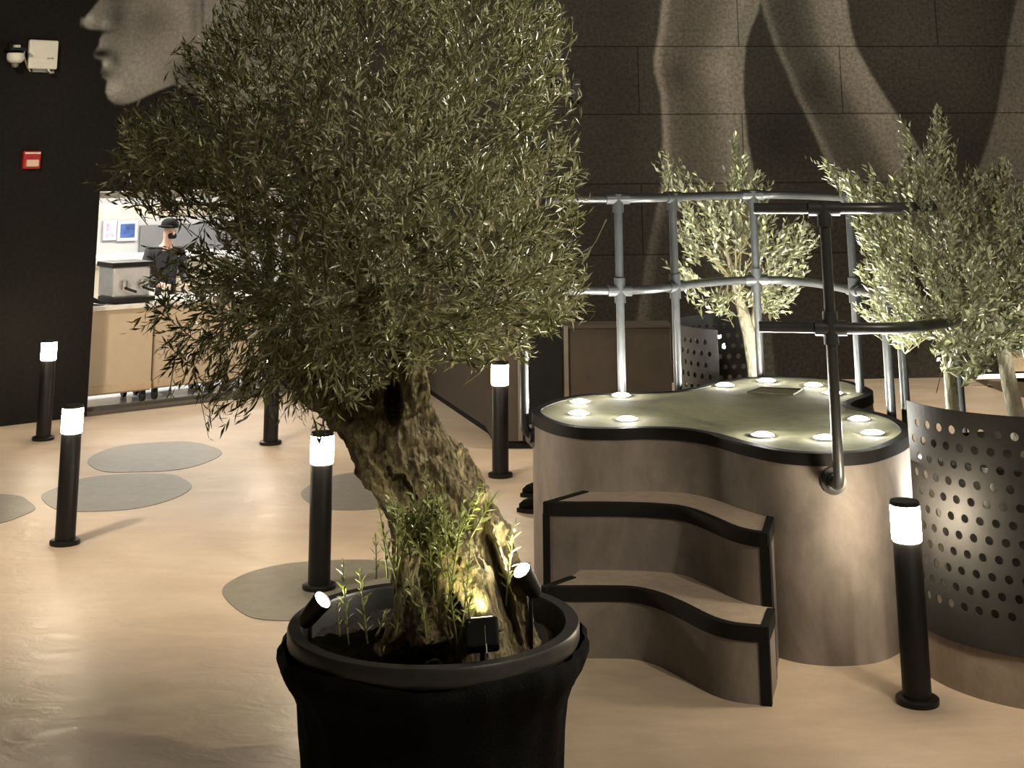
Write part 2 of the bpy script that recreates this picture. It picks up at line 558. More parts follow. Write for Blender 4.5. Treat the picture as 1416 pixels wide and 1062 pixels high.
DOOR_T = (.82, 3.02); DOOR_Z = 2.04
wl_mat = mural_material('dark_wall_face_mural', False, (1.0, .97, .90))
uu = np.unique(np.concatenate([np.arange(-4.5, .55, .25), np.arange(.55, 2.75, .0115), np.arange(2.75, 3.38, .06), DOOR_T, [3.38]]))
zz = np.unique(np.concatenate([np.arange(0, 2.6, .15), [DOOR_Z], np.arange(2.6, 4.4, .0115), np.arange(4.4, 7.01, .3)]))
painted_wall('wall_left', lambda u, z: LP + np.outer(u, LT) + np.outer(z, ZZ), uu, zz, paint_face, wl_mat, hole=(*DOOR_T, 0, DOOR_Z))
wb_mat = mural_material('block_wall_leg_mural', True, (1.0, .945, .84))
uu = np.concatenate([np.arange(-2.08, 1.2, .05), np.arange(1.2, 6.6, .022), np.arange(6.6, 11, .2)])
zz = np.concatenate([np.arange(0, 1.8, .06), np.arange(1.8, 4.3, .022), np.arange(4.3, 7.01, .2)])
painted_wall('wall_back', lambda x, z: np.stack([x, BACK(x), z], -1), uu, zz, paint_legs, wb_mat, uv_off=(-.24, .185))

# door reveal, sill and rail in the left wall
rv = MB()
th = .28
for t in DOOR_T: rv.box(LW(t + (-.01 if t < 1 else .01), th / 2, DOOR_Z / 2), (.02, th - .01, DOOR_Z), (LT, LV, ZZ))
rv.box(LW(sum(DOOR_T) / 2, th / 2, DOOR_Z + .01), (DOOR_T[1] - DOOR_T[0], th - .01, .02), (LT, LV, ZZ))
tag(rv.build('trim_1', M['blackm']), kind='structure')
sl = MB().box(LW(1.92, .10, .012), (2.2, .24, .024), (LT, LV, ZZ)).box(LW(1.92, .16, .035), (2.2, .06, .03), (LT, LV, ZZ))
tag(sl.build('trim_2', plain('dark_sill', (.075, .065, .055), .6, 0, .2, 14)), kind='structure')
fr = MB().tube([LW(.875, .26, .02), LW(.875, .26, 2.03)], .022, 8).box(LW(1.92, .26, 2.0), (2.16, .05, .06), (LT, LV, ZZ))
tag(fr.build('door_1', plain('silver_frame', (.62, .60, .55), .35, .4, .05, 10)), kind='structure')

# lit bar room behind the opening
w_in = plain('pale_interior_paint', (.60, .60, .58), .7, 0, .03, 4)
c_in = plain('cream_interior_paint', (.62, .55, .42), .7, 0, .03, 4)
tag(MB().box(LW(2.2, 2.6, .004), (6.6, 4.6, .012), (LT, LV, ZZ)).build('floor_interior', plain('pale_blue_tiles', (.52, .56, .64), .25, 0, .05, 3)), kind='structure')
tag(MB().box(LW(2.2, 4.95, 1.4), (6.6, .1, 2.8), (LT, LV, ZZ)).build('wall_interior_back', w_in), kind='structure')
tag(MB().box(LW(5.55, 2.6, 1.4), (.1, 4.6, 2.8), (LT, LV, ZZ)).build('wall_interior_right', w_in), kind='structure')
tag(MB().box(LW(-1.15, 2.6, 1.4), (.1, 4.6, 2.8), (LT, LV, ZZ)).build('wall_interior_left', w_in), kind='structure')
tag(MB().box(LW(2.2, 2.6, 2.85), (6.8, 4.8, .1), (LT, LV, ZZ)).build('ceiling', w_in), kind='structure')
tag(MB().box(LW(2.2, 1.6, float(on_left_wall(165, 292, 1.6)[2])), (6.6, .12, .13), (LT, LV, ZZ)).build('trim_3', c_in), kind='structure')
ga, gb = on_left_wall(192, 350, 4.86), on_left_wall(420, 304, 4.86)
tag(MB().box((ga + gb) / 2, (abs(lt(gb) - lt(ga)), .03, abs(gb[2] - ga[2])), (LT, LV, ZZ)).build('trim_4', plain('grey_backsplash', (.22, .22, .22), .4, 0, .06, 5)), kind='structure')
for i, t in enumerate((1.6, 3.6)):
    L = bpy.data.lights.new('bar_ceiling_panel', 'AREA'); L.shape = 'RECTANGLE'; L.size = 1.2; L.size_y = .6
    L.energy = 110; L.color = (1.0, .95, .88)
    o = bpy.data.objects.new('bar_ceiling_panel', L); COL.objects.link(o)
    o.location = LW(t, 2.4, 2.78)
L = bpy.data.lights.new('counter_light', 'AREA'); L.shape = 'RECTANGLE'; L.size = 1.6; L.size_y = .3; L.energy = 45; L.color = (1, .93, .84)
o = bpy.data.objects.new('counter_light', L); COL.objects.link(o); o.location = LW(1.9, .62, 2.35)

# ------------------------------------------------------------------ floor inlays
def inlay(pts, label):
    P = [G(u, v, 0)[:2] for u, v in pts]
    o = MB().prism(catmull(P, 6), .0005, .004).build('floor_inlay', M['inlay'])
    tag(o, label, 'floor inlay', 'grey rounded inlays in the beige floor')


inlay([(121, 637), (150, 621), (190, 614), (255, 611), (290, 617), (307, 627), (285, 640), (245, 650), (190, 653), (142, 652)],
      'grey rounded floor inlay farthest back, in front of the lit bar opening')
inlay([(57, 687), (75, 676), (115, 662), (170, 656), (230, 656), (252, 662), (265, 674), (240, 690), (185, 704), (110, 708), (75, 704)],
      'grey rounded floor inlay right behind the nearer left bollard')
inlay([(-95, 712), (-60, 692), (-15, 684), (25, 686), (40, 694), (49, 704), (30, 714), (0, 724), (-50, 730), (-85, 725)],
      'grey floor inlay cut off by the left edge of the photo')
inlay([(416, 682), (440, 666), (480, 655), (530, 653), (575, 660), (590, 672), (575, 690), (540, 702), (470, 706), (432, 698)],
      'grey rounded floor inlay half hidden behind the leaning olive trunk')
inlay([(307, 817), (335, 796), (380, 783), (430, 777), (510, 775), (570, 785), (590, 805), (560, 835), (480, 856), (370, 858), (330, 845)],
      'large dark grey floor inlay under the middle bollard beside the black pot')

# ------------------------------------------------------------------ bollards
LENS_MESH = []


def bollard(px, label):
    p = G(*px)
    t = thing('bollard_light', label, 'bollard light', (p[0], p[1], 0), 'black bollard lights on the floor')
    MB().lathe([(0, .0), (.091, .0), (.093, .006), (.093, .022), (.086, .027), (.064, .028), (0, .028)], p, 40).build('base_flange', M['black'], t, 40)
    MB().lathe([(.0625, .026), (.0625, .640), (.058, .646), (0, .646)], p, 36).build('pole', M['black'], t, 40)
    MB().lathe([(0, .645), (.060, .645), (.066, .652), (.066, .788), (.062, .794), (0, .794)], p, 36).build('lamp_lens', M['lens'], t, 40)
    MB().lathe([(0, .794), (.0655, .794), (.0665, .80), (.063, .812), (0, .814)], p, 36).build('cap', M['black'], t, 40)
    return t


bollard((59.5, 608), 'black bollard light farthest left, standing close to the dark wall')
bollard((89.5, 752), 'black bollard light on the left beside a grey floor inlay, nearer one')
bollard((374, 614), 'black bollard light under the lower left leaves, in front of the lit bar opening')
bollard((441, 814), 'black bollard light standing on the large dark inlay behind the pot')
bollard((692, 659), 'black bollard light between the olive trunk and the curved platform, lamp among leaves')
bollard((1269, 972), 'nearest black bollard light, right front between platform and perforated planter')
p7 = PD(991, 449, 13.6)
t7 = PJ([[p7[0], 13.6, .72]])[0]
bollard(tuple(PJ([[p7[0], 13.6, 0]])[0]), 'far bollard light glowing through the holes of the rear perforated planter')

# ------------------------------------------------------------------ the curved platform with steps
ZP = .92
plat_px = [(737, 567), (745, 577), (770, 586.5), (805, 592), (850, 593), (900, 592), (945, 594), (985, 601), (1020, 611), (1060, 620.5),
           (1100, 626), (1150, 627.5), (1200, 624), (1235, 613.5), (1254, 603), (1258, 595), (1246, 583), (1222, 573), (1192, 566),
           (1178, 562.5), (1175, 558), (1185, 553), (1200, 548), (1206, 543.5), (1202, 538), (1180, 529), (1150, 524), (1105, 521.5), (1060, 521),
           (1020, 523.5), (990, 529), (960, 536), (930, 541), (880, 543), (820, 545), (785, 549), (757, 557)]
plat = catmull([G(u, v, ZP)[:2] for u, v in plat_px], 5)
area = sum(a[0] * b[1] - b[0] * a[1] for a, b in zip(plat, plat[1:] + plat[:1]))
if area < 0: plat = plat[::-1]
inner = offset(plat, .045)
stage = thing('curved_platform', 'curved grey concrete platform with two steps, black edging and glowing deck lights', 'platform', (1.2, 8.6, 0))
MB().prism(plat, 0, ZP - .052, top=False).build('plinth', M['plinth'], stage, 50)
MB().prism(inner, ZP - .04, ZP - .002).build('deck', M['deck'], stage)
MB().band(offset(plat, -.006), inner, ZP - .055, ZP + .002).build('edge_trim', M['trim'], stage, 50)
# access hatch cut into the deck
hq = [G(u, v, ZP) for u, v in ((1034, 542.5), (1096, 546.5), (1110, 538.5), (1052, 536))]
hm = MB()
for a, b in zip(hq, hq[1:] + hq[:1]): hm.tube([(*a[:2], ZP + .0005), (*b[:2], ZP + .0005)], .006, 6)
hm.build('hatch_joint', plain('hatch_shadow_gap', (.07, .065, .045), .7), stage)


def step(zt, zb, front_px, left_back, right_back, back):
    """one step: curved riser, tread, black nosing and black edge strips"""
    fr_ = catmull([G(u, v, zt)[:2] for u, v in front_px], 6, closed=False)
    lb, rb = np.array(left_back), np.array(right_back)
    out = fr_ + [rb] + [np.array(q) for q in back] + [lb]
    st = MB().prism(out, zb, zt - .03, top=False).build('step', M['plinth'], stage, 50)
    MB().prism(out, zt - .03, zt - .002).build('tread', M['tread'], st)
    w, h = .034, .060
    inn = offset(fr_, w, closed=False)
    MB().band(offset(fr_, -.006, closed=False), inn, zt - h, zt + .002, closed=False).build('nosing', M['trim'], st, 50)
    # side strips: along the tread's right edge and down the corner posts
    strips = []
    r0 = np.array(fr_[-1]); d = (rb - r0) / np.linalg.norm(rb - r0); nrm = np.array([-d[1], d[0]])
    q = [r0 - nrm * .006, rb - nrm * .006, rb + nrm * .03, r0 + nrm * .03]
    strips.append((q, zt - h, zt + .003))
    l0 = np.array(fr_[0]); d = (lb - l0) / np.linalg.norm(lb - l0); nrm = np.array([d[1], -d[0]])
    q = [l0 - nrm * .006, lb - nrm * .006, lb + nrm * .03, l0 + nrm * .03]
    strips.append((q, zt - h, zt + .003))
    # corner posts
    tR = np.array(fr_[-1]) - np.array(fr_[-3]); tR /= np.linalg.norm(tR); nR = np.array([-tR[1], tR[0]])
    strips.append(([r0 + tR * .006 - nR * .008, r0 + tR * .006 + nR * .03, r0 - tR * .040 + nR * .03, r0 - tR * .040 - nR * .008], zb, zt - h + .01))
    tL = np.array(fr_[2]) - np.array(fr_[0]); tL /= np.linalg.norm(tL); nL = np.array([-tL[1], tL[0]])
    strips.append(([l0 - tL * .006 - nL * .008, l0 - tL * .006 + nL * .03, l0 + tL * .030 + nL * .03, l0 + tL * .030 - nL * .008], zb, zt - h + .01))
    for q, za, zc in strips: MB().prism(q, za, zc).build('edge_strip', M['trim'], st)
    return st


step(.613, .0, [(752, 695), (790, 696), (827, 696), (870, 696.5), (908, 698), (943, 702), (975, 713), (1010, 728), (1037, 735), (1062, 738)],
     G(808, 679, .613)[:2], G(1069, 714, .613)[:2], [(1.15, 7.95), (.9, 8.25), (.45, 8.5)])
step(.307, .0, [(748, 812), (780, 812.5), (848, 812.5), (877, 814), (906.5, 821), (938, 834), (967.5, 849), (990, 858), (1017, 864), (1061, 868)],
     G(790, 797, .307)[:2], G(1070, 842, .307)[:2], [(1.15, 7.6), (.9, 8.1), (.45, 8.3)])


def deck_light(px, label):
    p = G(px[0], px[1], ZP)
    t = thing('deck_uplight', label, 'deck light', (p[0], p[1], ZP - .002), 'round uplights set into the platform deck')
    c = (p[0], p[1], ZP - .002)
    MB().lathe([(.048, -.02), (.064, -.02), (.064, .003), (.060, .006), (.048, .004)], c, 28).build('trim_ring', M['grey'], t, 40)
    MB().lathe([(.048, -.015), (.048, .004), (.042, .011), (.025, .016), (0, .018)], c, 28).build('lens', M['disc'], t, True)


deck_light((802, 556), 'glowing round deck light at the far left, rear one of the left pair')
deck_light((800, 572), 'glowing round deck light at the far left, front one of the left pair')
deck_light((859, 547), 'glowing round deck light at the foot of the second railing post from the left')
deck_light((867, 580), 'glowing round deck light near the front edge above the steps')
deck_light((1002, 533), 'glowing round deck light in front of the rear perforated planter')
deck_light((1060, 527), 'glowing round deck light behind the square floor hatch')
deck_light((1125, 533), 'glowing round deck light just right of the square floor hatch')
deck_light((1152, 544), 'glowing round deck light half hidden behind the black front post')
deck_light((1188, 580), 'glowing round deck light on the right lobe, the rear of its pair')
deck_light((1207, 599), 'glowing round deck light on the right lobe nearest the perforated planter')
deck_light((1141, 606), 'glowing round deck light at the front edge, touching the left side of the front post')
deck_light((1055, 602), 'glowing round deck light at the front edge above the step corner')

# ------------------------------------------------------------------ pipe railing
ZT, ZM = 2.065, 1.51
rail = thing('pipe_railing', 'grey scaffold pipe railing curving around the raised platform', 'railing', (1.3, 9.0, .8))
posts = [(.045, 8.72), (.655, 9.52), (1.03, 9.80), (1.63, 10.26), (2.10, 9.42), (2.215, 8.80), (2.33, 8.12), (1.518, 7.37)]
ring = [(.20, 8.50), (.045, 8.72), (.10, 9.10), (.33, 9.50), (.655, 9.52), (.86, 9.60), (1.03, 9.80), (1.33, 10.12), (1.63, 10.26), (1.86, 10.16), (2.0, 9.86),
        (2.10, 9.42), (2.17, 9.1), (2.215, 8.80), (2.30, 8.45), (2.33, 8.12), (2.24, 7.74), (2.04, 7.48), (1.80, 7.35), (1.518, 7.37), (1.35, 7.41), (1.185, 7.44)]
R2 = catmull(ring, 8, closed=False)
MB().tube([(p[0], p[1], ZT) for p in R2], .027, 14).build('top_rail', M['steel'], rail, 50)
MB().tube([(p[0], p[1], ZM) for p in R2], .026, 14).build('middle_rail', M['steel'], rail, 50)
PA = np.array(plat)
c_post = PD(1227, 480, 8.72)
for (x, y) in posts + [(c_post[0], c_post[1])]:
    d = np.hypot(PA[:, 0] - x, PA[:, 1] - y); q = PA[d.argmin()]
    vdir = np.array([q[0] - x, q[1] - y]); ln = np.linalg.norm(vdir); vdir = vdir / ln
    zb = .80; r = .07
    pts = [(x, y, ZT), (x, y, ZM), (x, y, zb + r)]
    for a in np.linspace(0, PI / 2, 6)[1:]:
        k = r * (1 - math.cos(a))
        pts.append((x + vdir[0] * k, y + vdir[1] * k, zb + r - r * math.sin(a)))
    pts.append((q[0] + vdir[0] * .004, q[1] + vdir[1] * .004, zb))
    po = MB().tube(pts, .026, 14).build('post', M['steel'], rail, 50)
    MB().lathe([(0, 0), (.062, 0), (.062, .010), (.036, .014), (.036, .035), (0, .035)], (q[0], q[1], zb), 24, (-vdir[0], -vdir[1], 0)).build('wall_flange', M['steel'], po, 40)
    i = min(range(len(R2)), key=lambda k: (R2[k][0] - x) ** 2 + (R2[k][1] - y) ** 2)
    on_ring = (R2[i][0] - x) ** 2 + (R2[i][1] - y) ** 2 < .004
    a = R2[max(i - 1, 0)]; b = R2[min(i + 1, len(R2) - 1)]
    dv = np.array(b) - np.array(a); dv = dv / np.linalg.norm(dv) * .075
    for z, lo, hi in ((ZT, .085, .028), (ZM, .075, .075)):
        cp = MB().tube([(x, y, z - lo), (x, y, z + hi)], .036, 14)
        if on_ring: cp.tube([(x - dv[0], y - dv[1], z), (x + dv[0], y + dv[1], z)], .036, 14)
        cp.build('pipe_fitting', M['steel'], po, 50)

# ------------------------------------------------------------------ perforated planters
def perforated(c, r, z0, z1, a0, a1, rows, first, pitch, hole, mat, parent, name='perforated_screen'):
    """curved sheet with staggered round holes, built cell by cell, 4 mm thick"""
    m = MB()
    K = 12
    def P(s, z): a = a0 + s / r; return (c[0] + r * math.cos(a), c[1] + r * math.sin(a), z)
    Ltot = (a1 - a0) * r
    sgn = 1
    zb = first - pitch / 2
    zt = zb + rows * pitch
    ncol = int(Ltot / pitch)
    def strip(za, zc):
        n = 60
        vs, fs = [], []
        for i in range(n + 1):
            s = Ltot * i / n
            vs += [P(s, za), P(s, zc)]
        for i in range(n): fs.append((2 * i, 2 * i + 2, 2 * i + 3, 2 * i + 1))
        m.add(vs, fs)
    strip(z0, zb); strip(zt, z1)
    for k in range(rows):
        za = zb + k * pitch; zc = za + pitch
        off = pitch * (.25 if k % 2 else .75)
        n = int((Ltot - off) / pitch)
        for (sa, sb) in ((0, off), (off + n * pitch, Ltot)):
            if sb - sa > 1e-4: m.add([P(sa, za), P(sb, za), P(sb, zc), P(sa, zc)], [(0, 1, 2, 3)])
        for j in range(n):
            s0 = off + j * pitch; sc = s0 + pitch / 2; zc_ = za + pitch / 2; h = pitch / 2
            sq, ci = [], []
            for q in range(K):
                a = 2 * PI * (q + .5) / K
                x, y = math.cos(a), math.sin(a)
                mm = max(abs(x), abs(y))
                sq.append(P(sc + h * x / mm, zc_ + h * y / mm)); ci.append(P(sc + hole * x, zc_ + hole * y))
            fs = [(q, (q + 1) % K, K + (q + 1) % K, K + q) for q in range(K)]
            # square corners
            base = len(sq) + len(ci)
            vs = sq + ci
            for q in range(K):
                a = 2 * PI * (q + .5) / K; b2 = 2 * PI * (q + 1.5) / K
                mid = (a + b2) / 2
                cx, cy = math.cos(mid), math.sin(mid)
                if abs(abs(cx) - abs(cy)) < .05:
                    vs.append(P(sc + h * (1 if cx > 0 else -1), zc_ + h * (1 if cy > 0 else -1)))
                    fs.append((q, len(vs) - 1, (q + 1) % K))
            m.add(vs, fs)
    o = m.build(name, mat, parent)
    bm = bmesh.new(); bm.from_mesh(o.data); bmesh.ops.remove_doubles(bm, verts=bm.verts, dist=.0008)
    bmesh.ops.recalc_face_normals(bm, faces=bm.faces); bm.to_mesh(o.data); bm.free()
    s = o.modifiers.new('thickness', 'SOLIDIFY'); s.thickness = .005; s.offset = 0
    return o


C3 = (2.50, 7.50); R3 = .645
pl3 = thing('perforated_planter', 'near black perforated metal planter on a round concrete base, right edge of photo', 'planter', (C3[0], C3[1], 0), 'perforated planters')
MB().lathe([(.0, 0), (R3 - .012, 0), (R3 - .012, .20), (R3 - .06, .215), (0, .215)], (C3[0], C3[1], 0), 72).build('concrete_base', M['base'], pl3, 40)
perforated(C3, R3, .205, 1.18, math.radians(-170), math.radians(35), 11, .36, .0735, .0185, M['sheet'], pl3)
MB().lathe([(0, .217), (.42, .217), (.44, .26), (.50, .86), (.525, .87), (.53, .93), (.50, .935), (.49, .90), (0, .90)], (C3[0], C3[1], 0), 64).build('inner_pot', M['pot'], pl3, 40)
C2 = (1.77, 10.86); R2_ = .64
pl2 = thing('perforated_planter', 'far black perforated metal planter behind the platform, open to the front', 'planter', (C2[0], C2[1], 0), 'perforated planters')
MB().lathe([(.0, 0), (R2_ - .012, 0), (R2_ - .012, .20), (R2_ - .06, .215), (0, .215)], (C2[0], C2[1], 0), 72).build('concrete_base', M['base'], pl2, 40)
perforated(C2, R2_, .205, 1.18, math.radians(88), math.radians(231), 11, .36, .0735, .0185, M['sheet'], pl2)
MB().lathe([(0, .215), (R2_ - .05, .215), (R2_ - .08, .25), (.3, .28), (0, .29)], (C2[0], C2[1], 0), 40).build('soil', M['soil'], pl2, True)

# ------------------------------------------------------------------ foliage
def leaves_mesh(name, base, dirs, nrm, length, width, mat, parent, label=None):
    """all leaf blades of one plant as one mesh: 5 verts, 2 quads per blade, folded along the midrib"""
    n = len(base)
    side = np.cross(dirs, nrm); side /= np.linalg.norm(side, axis=1)[:, None] + 1e-9
    up = np.cross(side, dirs)
    L = length[:, None]; W = width[:, None]
    v = np.empty((n, 5, 3))
    v[:, 0] = base
    v[:, 1] = base + dirs * L * .48 + side * W * .5 + up * W * .12
    v[:, 2] = base + dirs * L * 1.0 + up * L * -.06
    v[:, 3] = base + dirs * L * .48 - side * W * .5 + up * W * .12
    v[:, 4] = base + dirs * L * .5 - up * W * .08
    i = np.arange(n)[:, None] * 5
    f = np.concatenate([i + np.array([0, 4, 2, 1]), i + np.array([0, 3, 2, 4])], 1).reshape(-1, 4)
    me = bpy.data.meshes.new(name)
    me.vertices.add(n * 5); me.vertices.foreach_set('co', v.ravel().astype(np.float32))
    me.loops.add(n * 8); me.loops.foreach_set('vertex_index', f.ravel().astype(np.int32))
    me.polygons.add(n * 2)
    me.polygons.foreach_set('loop_start', np.arange(0, n * 8, 4, dtype=np.int32))
    a = me.attributes.new('rnd', 'FLOAT', 'POINT')
    a.data.foreach_set('value', np.repeat(RNG.random(n), 5).astype(np.float32))
    me.update(calc_edges=True); me.validate()
    o = finish(name, me, mat, parent)
    o['kind'] = 'stuff'
    return o


def unit(a): return a / (np.linalg.norm(a, axis=-1, keepdims=True) + 1e-9)


def twig_leaves(P0, D, L, spacing, leaf_len, wid_ratio, spread, bend):
    """leaf pairs along curved twigs; returns leaf arrays and twig polylines"""
    B, DD, NN, LL = [], [], [], []
    lines = []
    for p, d, l, bd in zip(P0, D, L, bend):
        n = max(int(l / spacing), 3)
        ref = unit(RNG.normal(size=3)); a = unit(np.cross(d, ref)); b = np.cross(d, a)
        ts = (np.arange(n) + .3) / n
        pts = p + np.outer(ts * l, d) + np.outer(ts ** 2 * l, bd)
        lines.append((p, pts[n // 2], pts[-1]))
        ph = RNG.random() * 6.28
        tan = unit(d + np.outer(2 * ts, bd))
        for s in (0, PI):
            ang = ph + s + np.arange(n) * (PI / 2) + RNG.normal(0, .35, n)
            rad = np.outer(np.cos(ang), a) + np.outer(np.sin(ang), b)
            sp = (spread + RNG.normal(0, .16, n))[:, None]
            dd = unit(tan * np.cos(sp) + rad * np.sin(sp) + RNG.normal(0, .08, (n, 3)))
            B.append(pts); DD.append(dd); NN.append(unit(rad * -1 + tan * .9 + RNG.normal(0, .35, (n, 3))))
            taper = 1 - .45 * np.clip((ts - .6) / .4, 0, 1)
            LL.append(leaf_len * RNG.uniform(.7, 1.2, n) * taper)
        B.append(pts[-1:]); DD.append(tan[-1:]); NN.append(unit(RNG.normal(size=(1, 3)))); LL.append(np.array([leaf_len * .7]))
    B, DD, NN, LL = map(np.concatenate, (B, DD, NN, LL))
    return B, DD, NN, LL, LL * wid_ratio * RNG.uniform(.85, 1.15, len(LL)), lines


def stick_mesh(name, lines, r0, r1, mat, parent, seg=3):
    """thin stems through 3-point polylines, one mesh"""
    P = np.array(lines)                     # n,3,3
    n = len(P)
    t = unit(P[:, 2] - P[:, 0]); ref = unit(RNG.normal(size=(n, 3)))
    a = unit(np.cross(t, ref)); b = np.cross(t, a)
    V = np.empty((n, 3, seg, 3))
    for j, r in enumerate((r0, (r0 + r1) / 2, r1)):
        for k in range(seg):
            an = 2 * PI * k / seg
            V[:, j, k] = P[:, j] + (a * math.cos(an) + b * math.sin(an)) * r
    fs = []
    for j in range(2):
        for k in range(seg):
            k2 = (k + 1) % seg
            fs.append((j * seg + k, j * seg + k2, (j + 1) * seg + k2, (j + 1) * seg + k))
    F = (np.arange(n)[:, None, None] * (3 * seg) + np.array(fs)).reshape(-1, 4)
    me = bpy.data.meshes.new(name)
    me.from_pydata(V.reshape(-1, 3).tolist(), [], F.tolist()); me.update()
    o = finish(name, me, mat, parent, True)
    return o


def crown_points(poly, n, dmid, hmax, hk, shrink=6, dens=None):
    """random points filling the crown whose outline is poly; depth follows the distance to the outline"""
    P = np.array(poly, float)
    lo, hi = P.min(0), P.max(0)
    out, hds = [], []
    while len(out) < n:
        uv = RNG.uniform(lo, hi, (4000, 2))
        sd = poly_sd(uv[:, 0], uv[:, 1], poly)
        ok = sd > shrink
        if dens is not None: ok &= RNG.random(len(uv)) < dens(uv[:, 0], uv[:, 1])
        for (u, v), s in zip(uv[ok], sd[ok]):
            hd = min(hmax, hk * math.sqrt(s))
            t = RNG.uniform(-1, 1); t = math.copysign(abs(t) ** .7, t)
            dm = dmid(u, v) if callable(dmid) else dmid
            out.append(PD(u, v, dm + t * hd))
            if len(out) >= n: break
    return np.array(out)


def leaf_cull(B, DD, LL, poly, margin):
    tip = B + DD * LL[:, None]
    px = PJ(tip); sd = poly_sd(px[:, 0], px[:, 1], poly)
    return sd > -margin * RNG.random(len(B)) ** 1.5


# ------------------------------------------------------------------ the big potted olive tree
DT = 5.46
PC = (-.285, 5.46)
tree = thing('potted_olive_tree', 'large old olive tree with leaning gnarled trunk in a big black pot', 'potted tree', (PC[0], PC[1], 0))
RP = .4966
pot = MB().lathe([(.0, .02), (.40, .02), (.41, .30), (.445, .70), (.470, .715), (.492, .722), (.4966, .735), (.4966, .772), (.4925, .780), (.452, .780), (.446, .772), (.435, .70), (.42, .66), (0, .66)],
                 (PC[0], PC[1], 0), 96).build('pot', M['pot'], tree, 40)
# loose black cloth sleeve around the pot
bm_sl = MB()
prof = [(.412, .0), (.418, .15), (.425, .30), (.438, .45), (.452, .55), (.474, .61), (.503, .65), (.520, .685), (.519, .712), (.503, .728)]
seg = 128
vs = []
for r, z in prof:
    for k in range(seg):
        a = 2 * PI * k / seg
        w = .006 * math.sin(7 * a + 9 * z) + .004 * math.sin(17 * a + 3) + .003 * math.sin(31 * a + 20 * z)
        lump = .010 * max(0, math.sin(2 * a + .6)) * (1 if z > .55 else .3)
        vs.append((PC[0] + (r + w + lump) * math.cos(a), PC[1] + (r + w + lump) * math.sin(a), max(0, z + (.008 * math.sin(5 * a) if z > .6 else 0))))
fs = [(i * seg + k, i * seg + (k + 1) % seg, (i + 1) * seg + (k + 1) % seg, (i + 1) * seg + k) for i in range(len(prof) - 1) for k in range(seg)]
bm_sl.add(vs, fs).build('fabric_sleeve', M['fabric'], tree, True)
sv = MB()
SN = 26
svs = [(PC[0], PC[1], .715)]
for i in range(1, SN):
    for k in range(64):
        r = .440 * i / (SN - 1); a = 2 * PI * k / 64
        svs.append((PC[0] + r * math.cos(a), PC[1] + r * math.sin(a), .705 + .035 * math.exp(-(r / .22) ** 2) + random.uniform(-.010, .010)))
sfs = [(0, 1 + k, 1 + (k + 1) % 64) for k in range(64)]
for i in range(SN - 2):
    for k in range(64):
        a = 1 + i * 64
        sfs.append((a + k, a + (k + 1) % 64, a + 64 + (k + 1) % 64, a + 64 + k))
sv.add(svs, sfs).build('soil', M['soil'], tree, True)


def tp(u, v, dd=0.0): return Vector(PD(u, v, DT + dd))


def gnarl(path, radii, seg=26, seed=0, flute=.16, lobes=5):
    """tube with fluted, twisting cross-section"""
    m = MB()
    rnd = random.Random(seed)
    ph = [rnd.random() * 6.28 for _ in range(6)]
    P = catmull([tuple(p) for p in path], 6, closed=False)
    rr = np.interp(np.linspace(0, 1, len(P)), np.linspace(0, 1, len(radii)), radii)
    vs, fs = [], []
    n = len(P)
    nrm = Vector((1, 0, 0))
    for i, p in enumerate(P):
        a = Vector(P[max(i - 1, 0)]); b = Vector(P[min(i + 1, n - 1)]); t = (b - a).normalized()
        nrm = (nrm - t * nrm.dot(t)).normalized(); bi = t.cross(nrm)
        s = i / n
        for k in range(seg):
            an = 2 * PI * k / seg
            r = rr[i] * (1 + flute * math.sin(lobes * an + ph[0] + 2.2 * s) + flute * .6 * math.sin((lobes + 3) * an + ph[1] - 3 * s)
                         + .05 * math.sin(13 * an + ph[2] + 9 * s) + .05 * math.sin(3 * an + ph[3] + 14 * s))
            vs.append(Vector(p) + (nrm * math.cos(an) + bi * math.sin(an)) * r)
    for i in range(n - 1):
        for k in range(seg):
            k2 = (k + 1) % seg
            fs.append((i * seg + k, i * seg + k2, (i + 1) * seg + k2, (i + 1) * seg + k))
    fs += [tuple(range(seg - 1, -1, -1)), tuple((n - 1) * seg + k for k in range(seg))]
    return m.add(vs, fs)


S = DT / F_PX      # metres per photo pixel at the tree
tm = MB()
def join(m): tm.add(m.v, m.f)
join(gnarl([tp(640, 905), tp(634, 850), tp(627, 800), tp(618, 745), tp(602, 695), tp(583, 650), tp(560, 612), tp(548, 585)],
           [88 * S, 80 * S, 72 * S, 66 * S, 58 * S, 50 * S, 40 * S, 30 * S], seed=3))
join(gnarl([tp(585, 680), tp(560, 645), tp(533, 612), tp(505, 582), tp(470, 556), tp(425, 520), tp(370, 470)],
           [50 * S, 50 * S, 46 * S, 36 * S, 28 * S, 21 * S, 13 * S], seed=5, flute=.09))
join(gnarl([tp(592, 680, .03), tp(575, 630, .02), tp(566, 590), tp(562, 550), tp(562, 510), tp(575, 440), tp(590, 360), tp(600, 250)],
           [48 * S, 42 * S, 34 * S, 29 * S, 25 * S, 21 * S, 17 * S, 10 * S], seed=8, flute=.12))
join(gnarl([tp(560, 640, -.06), tp(548, 590, -.07), tp(540, 550, -.05), tp(532, 500), tp(515, 420), tp(490, 330), tp(470, 220)],
           [34 * S, 26 * S, 18 * S, 20 * S, 18 * S, 14 * S, 8 * S], seed=9, flute=.1))
